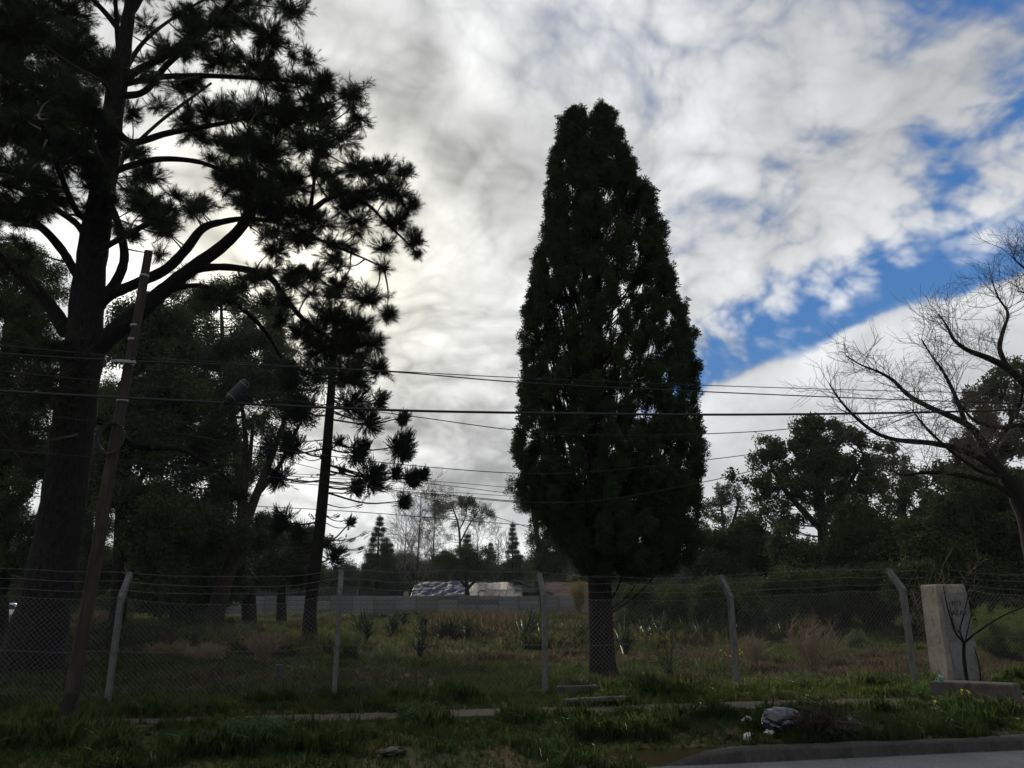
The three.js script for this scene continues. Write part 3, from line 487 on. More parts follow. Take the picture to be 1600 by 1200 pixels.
// ---- the tall cypress in the middle
{
  const D = 17.4, r = rng(201), k = D / FOCAL * 1.03, b = gnd(941, 1066), base = V(b.x, groundY(b.x, b.z), b.z);
  const tree = thing('cypress_tree', base, 'tall dark columnar cypress standing alone in the middle behind the fence', 'tree');
  const P = (x, y, dz = 0) => at(x, y, D + dz).sub(base);
  const L = [[170, 925], [178, 890], [190, 874], [210, 864], [250, 857], [300, 850], [380, 843], [420, 830], [460, 820], [500, 811], [560, 806], [620, 806], [650, 812], [690, 799], [715, 798], [735, 812], [760, 806], [790, 815], [815, 850], [850, 880], [885, 905], [900, 920]];
  const R = [[170, 940], [178, 954], [190, 964], [230, 980], [280, 998], [292, 1014], [330, 1028], [370, 1044], [430, 1048], [480, 1068], [520, 1086], [600, 1094], [680, 1102], [720, 1104], [770, 1097], [830, 1100], [865, 1090], [885, 1060], [900, 1020], [910, 960]];
  { const mb = new MB(), list = [[943, 1075, 52], [942, 1050, 42], [941, 1030, 38], [938, 950, 35], [935, 850, 34], [933, 700, 28], [932, 500, 20], [931, 320, 12], [930, 220, 5]], pts = list.map(([x, y]) => P(x, y)), n = 40, c = smooth(pts, n);
    mb.tube(c, c.map((_, j) => { const f = j / n * 8, a = Math.floor(f); return lerp(list[a][2], list[Math.min(8, a + 1)][2], f - a) * k / 2; }), 16); part('trunk', mb.geo(), M.darkBark, tree); }
  const tw = new MB(), out = [];
  const put = (p, sx, sy, count) => { for (let j = 0; j < count; j++) { const o = V(r() + r() - 1, r() + r() - 1, r() + r() - 1), q = V(p.x + o.x * sx, p.y + o.y * sy, p.z + o.z * sx); out.push({ p: q, s: 0.17 + 0.14 * r(), up: V(o.x * 0.7 + p.dx * 0.35, 0.9, o.z * 0.7 + p.dz * 0.35).normalize() }); } };
  const limbMb = [];
  for (let j = 0; j < 1200; j++) {                                           // each bough climbs steeply from the trunk to the flank and ends in a flame of sprays
    const f = (j + r()) / 1200, y = lerp(898, 190, Math.pow(f, 0.95)), a = r() * 6.283, ca = Math.cos(a), sa = Math.sin(a);
    const l = curve(L, y), R_ = curve(R, y), cx = (l + R_) / 2, hw = (R_ - l) / 2, rr = 0.25 + 0.75 * Math.pow(r(), 0.4), inset = Math.max(0, 1 - 7 / hw);
    const tip = P(cx + ca * hw * rr * inset + 3 * vnoise(j * 0.7, 3), y, 0); tip.z += sa * hw * k * rr * 0.9;
    const out_ = Math.hypot(ca * hw * rr, sa * hw * rr) * k, y0 = Math.max(2.1 + r(), tip.y - out_ * (1.3 + 1.2 * r()) - 0.3), t0 = P(936, 1066, 0); t0.x += (tip.y > 4 ? -0.05 : 0); t0.y = y0;
    const mid = t0.clone().lerp(tip, 0.5).add(V((tip.x - t0.x) * 0.16, -0.12 * (tip.y - t0.y), (tip.z - t0.z) * 0.16));
    if (j % 3 === 0 && tip.y > 4.2) { const c = smooth([t0, mid, tip], 7); tw.tube(c, c.map((_, q) => lerp(0.014 + 0.008 * out_, 0.006, q / 7)), 4, false); }
    const dir = V(ca, 0, sa); tip.dx = dir.x; tip.dz = dir.z;
    if (vnoise(tip.x * 4.4 + 9, tip.y * 3.0) < -0.36 && Math.abs(ca) * rr < 0.74 && y > 240 && r() < 0.66) continue;   // thin places in the crown
    put(tip, 0.12, 0.26, rr > 0.7 ? 24 : 13);
    if (tip.y < 5) { const q = t0.clone().lerp(tip, 0.86); q.dx = dir.x; q.dz = dir.z; put(q, 0.16, 0.24, 12); }
    if (r() < 0.35) { const q = t0.clone().lerp(tip, 0.72); q.dx = dir.x; q.dz = dir.z; put(q, 0.13, 0.24, 8); }
  }
  for (const [x, y, dz, n] of [[945, 178, 0, 24], [956, 186, 0.1, 22], [940, 190, -0.1, 22], [905, 182, 0, 22], [890, 190, 0.1, 24], [876, 198, 0, 18], [920, 195, 0, 24], [812, 705, 0, 22], [806, 712, -0.2, 16], [1008, 296, 0, 20], [1100, 705, 0, 22], [1090, 850, 0, 26], [1075, 870, -0.2, 26], [826, 790, 0, 18], [845, 800, 0.2, 20], [838, 815, -0.3, 14], [862, 812, 0.3, 22], [870, 835, -0.2, 20], [858, 828, 0.1, 12], [885, 845, 0.2, 24], [895, 862, -0.3, 22], [880, 858, 0.1, 12], [905, 875, 0.2, 24], [912, 888, -0.1, 18], [920, 870, -0.4, 24], [900, 850, -0.5, 22], [1040, 885, 0.1, 22], [1015, 892, -0.2, 18], [985, 895, 0.2, 18]]) { const p = P(x, y, dz); p.dx = 0; p.dz = 0; put(p, 0.14, 0.26, n); }
  for (const [x0, y0, x1, y1, w] of [[938, 960, 1000, 905, 0.022], [940, 950, 975, 890, 0.03], [945, 965, 1040, 880, 0.02], [934, 890, 895, 835, 0.022], [934, 850, 890, 790, 0.02]]) { const mb = new MB(); limb(mb, [P(x0, y0), P((x0 + x1) / 2 + 4, (y0 + y1) / 2 + 6, -0.2), P(x1, y1, -0.4)], w, w * 0.4, 5); part('limb', mb.geo(), M.darkBark, tree); }
  for (let y = 215; y < 872; y += 9) for (const [side, edge] of [[-1, L], [1, R]]) { if (side < 0 && y > 770) continue; const p = P(curve(edge, y) - side * (9 + 8 * r()), y + 4 * r(), (r() - 0.5) * 1.2); p.dx = side * 0.6; p.dz = 0; put(p, 0.11, 0.20, 9 + Math.floor(8 * r())); }   // short sprays along both flanks
  part('branches', tw.geo(), M.darkBark, tree, 'stuff');
  scatter('foliage', G.cypress, M.cypress, out, tree, 202);
}

// ---- the araucaria with ball-shaped tufts
{
  const D = 36, r = rng(301), k = D / FOCAL * 1.03, b = gnd(484, 1002), base = V(b.x, groundY(b.x, b.z), b.z);
  const tree = thing('araucaria_tree', base, 'araucaria with slim straight trunk and pompom tufts on bare thin branches', 'tree');
  const P = (x, y, dz = 0) => at(x, y, D + dz).sub(base), mb = new MB();
  const list = [[483, 1010, 24], [485, 950, 18], [497, 850, 17], [506, 760, 16], [514, 660, 14], [520, 570, 11], [524, 480, 6]], n = 24, c = smooth(list.map(([x, y]) => P(x, y)), n);
  mb.tube(c, c.map((_, j) => { const f = j / n * 6, a = Math.floor(f); return lerp(list[a][2], list[Math.min(6, a + 1)][2], f - a) * k / 2; }), 10); part('trunk', mb.geo(), M.darkBark, tree);
  const out = [], br = new MB();
  const tx = (y) => curve([[480, 524], [570, 520], [660, 514], [760, 506], [850, 497], [1000, 484]], y);
  // [px, py, radius px, branch root py, count, depth shift]
  for (const [x, y, rad_, y0, count, dz] of [[627, 653, 15, 655, 120, 0.3], [622, 698, 26, 690, 300, -0.4], [556, 706, 25, 700, 280, 0.5], [578, 745, 28, 752, 240, -0.8], [553, 760, 18, 760, 120, 0.3], [640, 747, 18, 725, 160, 0.6], [659, 740, 14, 725, 110, 0.5], [617, 738, 15, 735, 80, 0.2], [629, 783, 16, 768, 120, 0.1], [547, 816, 11, 860, 40, 0.2], [572, 655, 26, 640, 150, 1.2], [548, 630, 28, 625, 200, -1], [590, 625, 20, 620, 100, 0.5], [475, 640, 30, 650, 200, 0.6], [462, 700, 26, 715, 160, -0.5], [440, 745, 26, 750, 150, 0.8], [445, 815, 24, 815, 150, -0.6], [470, 830, 18, 830, 70, 0.5], [505, 590, 40, 600, 260, 0], [545, 575, 40, 580, 260, 1], [500, 520, 34, 520, 200, 0], [470, 590, 34, 590, 200, -1], [535, 520, 30, 520, 160, 0.5], [524, 460, 18, 475, 90, 0], [425, 700, 22, 700, 80, 1.5], [520, 870, 22, 880, 90, 0.3], [470, 900, 20, 890, 70, -0.4], [530, 690, 12, 700, 40, -1.5], [535, 735, 10, 740, 24, -1.2]]) {
    const q = P(x, y, dz), t0 = P(tx(y0), y0, 0), mid = t0.clone().lerp(q, 0.55); mid.y += -0.08 * t0.distanceTo(q); const dirv = q.clone().sub(t0).normalize();
    const cc = smooth([t0, mid, q], 8); br.tube(cc, cc.map((_, j) => lerp(0.05, 0.026, j / 8)), 5, false);
    for (let j = 0; j < count * 3; j++) {
      const d = V(r() * 2 - 1, r() * 2 - 1, r() * 2 - 1).normalize(); if (d.dot(dirv) < -0.35 && r() < 0.8) d.negate();
      const R = 1.2 * rad_ * k * (0.2 + 0.8 * Math.sqrt(r())) * 1.12 * (0.82 + 0.3 * vnoise(d.x * 2.4 + x, d.y * 2.4 + d.z * 2)); out.push({ p: q.clone().addScaledVector(d, R), s: 0.62 + 0.3 * r(), up: d.clone().add(V((r() - 0.5) * 0.6, 0.3, (r() - 0.5) * 0.6)).normalize() });
    }
  }
  for (let j = 0; j < 46; j++) {                                            // thin bare or nearly bare whorl branches
    const y0 = 560 + 340 * r(), a = r() * 6.283, len = (1.2 + 2.2 * r()), t0 = P(tx(y0), y0), dir = V(Math.cos(a), -0.1 - 0.15 * r(), Math.sin(a)), q = t0.clone().addScaledVector(dir, len); q.y += 0.3 * len * r();
    const cc = smooth([t0, t0.clone().lerp(q, 0.5).add(V(0, -0.2, 0)), q], 7); br.tube(cc, cc.map((_, m) => lerp(0.03, 0.012, m / 7)), 4, false);
    for (let m = 0; m < 5; m++) out.push({ p: q.clone().add(V((r() - 0.5) * 0.3, (r() - 0.5) * 0.3, (r() - 0.5) * 0.3)), s: 0.6 + 0.3 * r(), up: V(dir.x + r() - 0.5, 0.4, dir.z + r() - 0.5).normalize() });
  }
  part('branches', br.geo(), M.darkBark, tree, 'stuff');
  scatter('foliage', G.rope, M.araucaria, out, tree, 302);
}

// ---- trees of the left background
const LEFT = 'trees massed behind the big pine';
leafyTree({ name: 'gum_tree', label: 'leaning gum tree with forked stems behind the pine, left of the araucaria', group: LEFT, seed: 401, depth: 48, leaf: G.gum, mat: M.gum, size: 0.95, clump: 0.5, per: 8, tr: 0.025, bark: M.bark,
  trunks: [[[330, 985, 30], [345, 930, 24], [372, 850, 18], [400, 775, 13], [425, 712, 10], [450, 640, 5]], [[372, 850, 14], [380, 760, 10], [384, 690, 8], [376, 620, 5]], [[400, 775, 9], [432, 735, 7], [470, 660, 4]], [[378, 800, 8], [390, 720, 7], [396, 650, 4]]],
  blobs: [[380, 600, 46, 32, 150], [430, 590, 36, 30, 110], [340, 620, 36, 30, 110], [400, 655, 30, 20, 40], [450, 650, 26, 24, 60], [345, 680, 40, 30, 120], [300, 650, 40, 36, 120, 2], [310, 720, 40, 34, 130, 1], [350, 760, 38, 30, 120], [300, 790, 44, 34, 150, 1], [370, 530, 40, 28, 110], [420, 520, 34, 30, 80], [440, 690, 22, 18, 26], [330, 560, 36, 28, 80, 2], [355, 830, 40, 28, 120, -1], [400, 840, 36, 24, 110, 1], [300, 850, 40, 30, 120]] });
leafyTree({ name: 'gum_tree', label: 'dark evergreen with straight trunk just right of the leaning wooden pole', group: LEFT, seed: 411, depth: 44, leaf: G.broad, mat: M.broad, size: 1.0, clump: 0.5, per: 9, tr: 0.025,
  trunks: [[[183, 985, 26], [186, 920, 22], [190, 800, 18], [200, 680, 14], [210, 560, 8]], [[190, 800, 10], [230, 730, 8], [270, 650, 5]]],
  blobs: [[210, 560, 50, 34, 190], [250, 610, 50, 40, 230], [190, 640, 46, 40, 210], [240, 690, 50, 36, 220], [270, 560, 40, 34, 150], [180, 720, 40, 34, 150], [230, 770, 48, 36, 200], [260, 500, 50, 30, 150], [200, 500, 40, 30, 120], [280, 830, 44, 34, 170], [220, 840, 40, 30, 140], [250, 900, 40, 30, 110]] });
leafyTree({ name: 'gum_tree', label: 'thin dark trunked evergreen seen between the pine trunk and the wooden pole', group: LEFT, seed: 421, depth: 52, leaf: G.fine, mat: M.broad, size: 0.95, clump: 0.5, per: 8, tr: 0.02,
  trunks: [[[136, 985, 16], [138, 880, 13], [140, 760, 11], [146, 640, 7]]],
  blobs: [[130, 640, 46, 40, 150], [160, 690, 40, 34, 110], [110, 710, 44, 38, 130], [150, 760, 40, 30, 110], [110, 790, 44, 34, 110], [150, 830, 36, 30, 50], [115, 850, 32, 34, 50], [125, 910, 60, 26, 140], [165, 895, 34, 24, 80]] });
leafyTree({ name: 'broadleaf_tree', label: 'leafy evergreen at the left picture edge behind the pine limbs', group: LEFT, seed: 431, depth: 30, leaf: G.fine, mat: M.broad, size: 0.62, clump: 0.34, per: 9, tr: 0.02,
  trunks: [[[-10, 1000, 40], [-6, 900, 34], [0, 760, 26], [6, 600, 18], [15, 470, 8]]],
  blobs: [[30, 430, 50, 36, 170], [60, 460, 32, 26, 80], [15, 490, 50, 40, 200], [50, 520, 44, 36, 150], [0, 560, 60, 44, 220], [55, 600, 44, 40, 160], [20, 660, 60, 40, 200], [10, 740, 56, 44, 200], [60, 720, 36, 36, 90], [0, 820, 60, 44, 190], [40, 880, 46, 34, 120], [5, 400, 30, 20, 50]] });
leafyTree({ name: 'broadleaf_tree', label: 'low rounded bushy tree left of the araucaria trunk in front of the panel wall', group: LEFT, seed: 441, depth: 66, leaf: G.broad, mat: M.broad, size: 1.05, clump: 0.5, per: 9,
  trunks: [[[440, 975, 16], [440, 920, 12], [445, 860, 6]]],
  blobs: [[440, 860, 36, 24, 170], [465, 880, 36, 26, 190], [415, 880, 34, 26, 160], [400, 890, 34, 20, 120], [455, 893, 40, 18, 150], [430, 835, 26, 18, 80], [480, 850, 20, 18, 60]] });
leafyTree({ name: 'broadleaf_tree', label: 'dense dark tree filling the space right of the first fence post', group: LEFT, seed: 451, depth: 56, leaf: G.broad, mat: M.broad, size: 1.1, clump: 0.55, per: 9,
  trunks: [[[275, 985, 22], [276, 930, 16], [280, 860, 9]]],
  blobs: [[270, 870, 50, 34, 230], [320, 890, 44, 34, 210], [240, 920, 44, 30, 170], [290, 930, 56, 26, 210], [340, 900, 30, 24, 110], [250, 840, 40, 24, 120], [345, 860, 34, 22, 90]] });
leafyTree({ name: 'broadleaf_tree', label: 'tall leafy tree behind the pine crown above the leaning gum', group: LEFT, seed: 461, depth: 58, leaf: G.fine, mat: M.broad, size: 1.05, clump: 0.55, per: 9, tr: 0.025,
  trunks: [[[390, 985, 22], [385, 860, 18], [370, 700, 14], [350, 560, 8], [345, 470, 4]]],
  blobs: [[300, 480, 50, 30, 150], [350, 465, 44, 30, 130], [400, 490, 38, 26, 90], [310, 540, 50, 34, 170], [360, 560, 40, 34, 120], [290, 600, 46, 36, 140], [330, 650, 36, 30, 70], [420, 560, 30, 24, 50], [270, 530, 40, 30, 110], [400, 730, 20, 20, 24], [365, 700, 18, 18, 20]] });

// ---- far trees in the middle
const FAR = 'far trees behind the shed and panel wall';
function firTree(seed, px, top, bottom, half, depth, label, count = 420) {
  const r = rng(seed), k = depth / FOCAL * 1.03, b = at(px, 960, depth), base = V(b.x, groundY(b.x, b.z), b.z), t = thing('fir_tree', base, label, 'tree', FAR), mb = new MB();
  const P = (x, y) => at(x, y, depth).sub(base), hTop = P(px, top).y, hBot = Math.max(0.5, P(px, bottom).y), w = half * k;
  mb.tube([V(0, -0.2, 0), V(0, hTop * 0.5, 0), V(0, hTop, 0)], [0.22, 0.14, 0.03], 7); part('trunk', mb.geo(), M.darkBark, t);
  const out = [], br = new MB(), whorls = Math.round((hTop - hBot) / 0.6);
  for (let j = 0; j < whorls; j++) {
    const f = j / whorls, y = lerp(hBot, hTop, f), n = 7, R = w * (1 - f) * (0.7 + 0.6 * r()) + 0.12;
    for (let m = 0; m < n; m++) {
      const a = r() * 6.283, len = R * (0.7 + 0.5 * r()), q = V(Math.cos(a) * len, y - 0.18 * len + 0.15, Math.sin(a) * len); br.tube([V(0, y, 0), V(q.x * 0.5, y - 0.02 * len, q.z * 0.5), q], [0.04, 0.03, 0.012], 3, false);
      const cn = Math.max(2, Math.round(2 * count / whorls / n * (0.5 + 0.9 * (1 - f))));
      for (let e = 0; e < cn; e++) { const g = 0.3 + 0.7 * Math.sqrt(r()); out.push({ p: V(q.x * g + (r() - 0.5) * 0.3, y + (q.y - y) * g + (r() - 0.5) * 0.25, q.z * g + (r() - 0.5) * 0.3), s: (0.42 + 0.5 * (1 - f)) * (0.8 + 0.4 * r()), free: true }); }
    }
  }
  out.push({ p: V(0, hTop, 0), s: 0.5, free: true }, { p: V(0, hTop - 0.3, 0), s: 0.6, free: true });
  part('branches', br.geo(), M.twig, t, 'stuff'); scatter('foliage', G.needle, M.conifer, out, t, seed + 1); return t;
}
firTree(501, 586, 804, 925, 30, 93, 'dark fir with narrow ragged top just right of the araucaria trunk', 700);
firTree(505, 604, 846, 930, 26, 98, 'shorter broad fir close beside the ragged topped fir', 600);
firTree(511, 801, 815, 925, 24, 112, 'pointed fir above the shed chimney, tallest of the far firs', 620);
firTree(521, 766, 846, 925, 16, 122, 'small pointed fir left of the tallest far fir', 360);
firTree(531, 728, 832, 930, 28, 108, 'dense dark fir rising behind the middle of the shed roof', 640);
firTree(541, 850, 850, 925, 18, 116, 'small fir partly behind the left flank of the cypress', 360);
firTree(551, 690, 858, 930, 22, 118, 'low dark fir behind the blue covered end of the shed roof', 420);
function bareTree(name, seed, px, py, depth, hgt, label, opt, group = FAR, leaves) {
  const r = rng(seed), b = at(px, py, depth), base = V(b.x, groundY(b.x, b.z), b.z), t = thing(name, base, label, 'tree', group), tr = new MB(), br = new MB();
  const pts = [V(0, -0.2, 0), V(opt.leanX * 0.3, hgt * 0.3, 0), V(opt.leanX, hgt * 0.75, 0.2), V(opt.leanX * 1.2, hgt, 0.2)], c = smooth(pts, 16);
  tr.tube(c, c.map((_, j) => lerp(opt.r0, 0.02, j / 16)), 8); part('trunk', tr.geo(), opt.bark ?? M.bark, t);
  for (let j = 0; j < opt.boughs; j++) {
    const f = opt.from + (1 - opt.from) * (j + r()) / opt.boughs, q = c[Math.min(16, Math.floor(f * 16))], a = r() * 6.283, d = V(Math.cos(a) * opt.open, 1 - opt.open * 0.5, Math.sin(a) * opt.open).normalize();
    bareGrow(br, r, q.clone(), d, hgt * opt.reach * (1.15 - f * 0.6), opt.r0 * 0.34 * (1.2 - f), opt.level, opt);
  }
  part('branches', br.geo(), M.bareTwig, t, 'stuff');
  if (leaves) { const out = []; for (let j = 0; j < leaves.n; j++) { const q = br.p, i = 3 * Math.floor(r() * q.length / 3); if (q[i + 1] > hgt * leaves.from) out.push({ p: V(q[i], q[i + 1], q[i + 2]), s: leaves.s * (0.6 + 0.7 * r()), free: true }); } scatter('foliage', leaves.geo, leaves.mat, out, t, seed + 3); }
  return t;
}
const twigOpt = { leanX: 0.3, r0: 0.16, boughs: 16, from: 0.2, open: 0.55, reach: 0.34, level: 2, kids: [0, 5, 6, 6], bend: 0.25, lift: 0.07, min: 0.014 };
bareTree('bare_tree', 561, 648, 960, 100, 15.5, 'slender leafless tree above the left end of the shed', twigOpt);
bareTree('bare_tree', 563, 626, 960, 104, 12.5, 'thin leafless tree between the fir pair and the slender bare tree', { ...twigOpt, boughs: 12 });
bareTree('bare_tree', 565, 742, 960, 118, 13.5, 'wispy leafless tree right of the round topped gum', { ...twigOpt, open: 0.45 });
bareTree('bare_tree', 567, 775, 960, 118, 11, 'small wispy leafless tree left of the tallest far fir', { ...twigOpt, boughs: 12 });
bareTree('bare_tree', 569, 672, 960, 108, 14.5, 'loosely leaved slim tree behind the left part of the shed', { ...twigOpt, boughs: 14 }, FAR, { n: 260, from: 0.45, s: 0.8, geo: G.gum, mat: M.gum });
leafyTree({ name: 'gum_tree', label: 'far gum with rounded drooping crown above the shed roof', group: FAR, seed: 571, depth: 112, leaf: G.gum, mat: M.gum, size: 0.95, clump: 0.7, per: 5, more: 0.8, tr: 0.03, bark: M.bark,
  trunks: [[[722, 960, 5], [720, 880, 4], [716, 820, 3], [706, 790, 1.6]], [[718, 850, 2.6], [732, 822, 2.2], [750, 795, 1.4]], [[717, 830, 2], [728, 805, 1.6], [730, 785, 1]]],
  blobs: [[703, 786, 22, 10, 60], [745, 792, 22, 9, 60], [726, 784, 14, 7, 26], [765, 803, 9, 8, 20], [690, 800, 14, 8, 20], [735, 812, 16, 8, 16], [700, 830, 14, 12, 16]] });
leafyTree({ name: 'gum_tree', label: 'airy gum rising beside the lower left flank of the cypress', group: FAR, seed: 581, depth: 70, leaf: G.gum, mat: M.gum, size: 0.9, clump: 0.5, per: 7, tr: 0.025, bark: M.bark,
  trunks: [[[850, 965, 10], [846, 900, 9], [838, 830, 7], [826, 770, 4]], [[842, 860, 6], [860, 820, 5], [880, 780, 3]]],
  blobs: [[818, 768, 22, 20, 70], [835, 740, 18, 18, 40], [842, 800, 24, 20, 70], [870, 800, 24, 24, 90], [860, 840, 26, 22, 100], [890, 840, 24, 24, 100], [840, 850, 18, 20, 50], [880, 880, 30, 20, 110], [845, 890, 22, 16, 60]] });
leafyTree({ name: 'broadleaf_tree', label: 'small dark tree growing in front of the shed roof behind the panel wall', group: FAR, seed: 591, depth: 86.5, leaf: G.fine, mat: M.broad, size: 0.9, clump: 0.5, per: 8, tr: 0.03,
  trunks: [[[730, 965, 9], [730, 925, 7], [728, 895, 4]], [[730, 920, 5], [742, 908, 3], [750, 900, 2]], [[730, 918, 4], [718, 906, 3], [710, 898, 2]]],
  blobs: [[724, 880, 34, 18, 110], [700, 872, 24, 14, 60], [752, 876, 22, 16, 60], [728, 860, 24, 12, 50]] });

// ---- the wood on the right
const RIGHT = 'trees along the right side of the lot';
leafyTree({ name: 'broadleaf_tree', label: 'tall leafy tree right of the cypress with uneven top reaching the cables', group: RIGHT, seed: 601, depth: 46, leaf: G.coarse, mat: M.broad, size: 0.60, clump: 0.26, per: 7, more: 0.95, tr: 0.025,
  trunks: [[[1290, 975, 22], [1288, 900, 18], [1284, 800, 14], [1276, 720, 9], [1270, 680, 4]], [[1285, 830, 10], [1230, 770, 8], [1205, 730, 4]], [[1286, 810, 10], [1330, 750, 7], [1350, 710, 4]]],
  blobs: [[1250, 668, 26, 14, 80], [1282, 664, 22, 12, 60], [1270, 690, 36, 16, 110], [1218, 700, 26, 16, 70], [1195, 715, 22, 14, 50], [1240, 725, 34, 18, 100], [1300, 720, 34, 18, 100], [1340, 690, 28, 16, 70], [1320, 672, 18, 10, 26], [1372, 715, 26, 16, 60], [1180, 750, 26, 14, 50], [1205, 770, 30, 18, 80], [1260, 765, 38, 20, 130], [1320, 765, 38, 20, 120], [1370, 765, 30, 22, 80], [1300, 800, 44, 22, 150], [1230, 805, 40, 22, 130], [1285, 740, 40, 24, 110], [1250, 745, 34, 20, 80], [1330, 735, 34, 22, 80], [1355, 745, 26, 18, 50], [1215, 745, 24, 18, 40], [1290, 690, 30, 18, 60]] });
leafyTree({ name: 'broadleaf_tree', label: 'airy pale leaved tree just right of the cypress flank', group: RIGHT, seed: 611, depth: 74, leaf: G.coarse, mat: M.gum, size: 0.6, clump: 0.4, per: 4, more: 1.2, tr: 0.02, bark: M.bark,
  trunks: [[[1134, 965, 8], [1134, 880, 7], [1130, 820, 5], [1126, 780, 3]], [[1133, 850, 5], [1150, 800, 4], [1155, 775, 2]]],
  blobs: [[1128, 768, 26, 14, 70], [1110, 790, 18, 14, 36], [1148, 790, 22, 16, 46], [1130, 805, 28, 14, 50], [1160, 815, 20, 14, 30], [1120, 840, 26, 18, 90]] });
leafyTree({ name: 'broadleaf_tree', label: 'dense rounded evergreen at the right foot of the cypress', group: RIGHT, seed: 621, depth: 50, leaf: G.broad, mat: M.broad, size: 0.9, clump: 0.45, per: 9,
  trunks: [[[1150, 975, 16], [1150, 930, 12], [1150, 880, 6]]],
  blobs: [[1150, 850, 44, 24, 240], [1120, 880, 40, 26, 210], [1185, 880, 40, 28, 220], [1150, 905, 50, 26, 260], [1110, 920, 40, 24, 180], [1200, 920, 44, 26, 210], [1165, 830, 28, 14, 90]] });
leafyTree({ name: 'broadleaf_tree', label: 'dark bushy evergreen behind the fence post left of the concrete pillar', group: RIGHT, seed: 631, depth: 42, leaf: G.broad, mat: M.broad, size: 0.85, clump: 0.45, per: 9,
  trunks: [[[1320, 975, 18], [1320, 930, 14], [1320, 870, 8]]],
  blobs: [[1270, 870, 50, 34, 280], [1320, 850, 50, 36, 290], [1370, 870, 50, 36, 290], [1250, 920, 44, 28, 210], [1310, 920, 56, 28, 280], [1370, 920, 50, 28, 240], [1330, 820, 40, 24, 160]] });
leafyTree({ name: 'broadleaf_tree', label: 'slim tree with light showing through left of the bare limbs', group: RIGHT, seed: 641, depth: 56, leaf: G.coarse, mat: M.broad, size: 0.6, clump: 0.3, per: 6, more: 1.3, tr: 0.02,
  trunks: [[[1415, 975, 12], [1414, 880, 10], [1412, 790, 7], [1410, 740, 4]], [[1414, 860, 6], [1440, 790, 5], [1450, 750, 3]]],
  blobs: [[1410, 740, 24, 22, 60], [1440, 760, 26, 24, 70], [1400, 790, 26, 26, 80], [1440, 810, 30, 24, 100], [1470, 790, 26, 26, 70], [1410, 845, 36, 26, 150], [1460, 850, 40, 28, 160]] });
leafyTree({ name: 'gum_tree', label: 'feathery gum behind the bare limbs near the right picture edge', group: RIGHT, seed: 651, depth: 40, leaf: G.coarse, mat: M.gum, size: 0.6, clump: 0.3, per: 6, more: 1.3, tr: 0.02, bark: M.bark,
  trunks: [[[1540, 985, 18], [1536, 880, 15], [1532, 760, 11], [1540, 640, 6]], [[1534, 800, 9], [1570, 690, 6], [1590, 610, 4]], [[1534, 820, 8], [1500, 740, 5], [1490, 690, 3]]],
  blobs: [[1560, 610, 34, 22, 60], [1590, 580, 28, 18, 40], [1540, 650, 34, 24, 60], [1500, 700, 26, 22, 50], [1560, 700, 44, 26, 110], [1600, 660, 36, 30, 90], [1520, 750, 40, 24, 100], [1580, 760, 44, 28, 150], [1480, 740, 24, 20, 40]] });
leafyTree({ name: 'broadleaf_tree', label: 'dark evergreen mass above and behind the lettered concrete pillar', group: RIGHT, seed: 661, depth: 34, leaf: G.broad, mat: M.broad, size: 0.72, clump: 0.4, per: 9,
  trunks: [[[1530, 990, 26], [1530, 920, 20], [1535, 840, 10]]],
  blobs: [[1560, 760, 44, 30, 200], [1500, 800, 44, 32, 210], [1560, 830, 60, 40, 320], [1460, 850, 44, 34, 220], [1620, 790, 60, 44, 280], [1500, 890, 60, 36, 320], [1580, 900, 60, 36, 320], [1440, 910, 40, 30, 180], [1640, 890, 60, 50, 280], [1520, 940, 70, 24, 240]] });
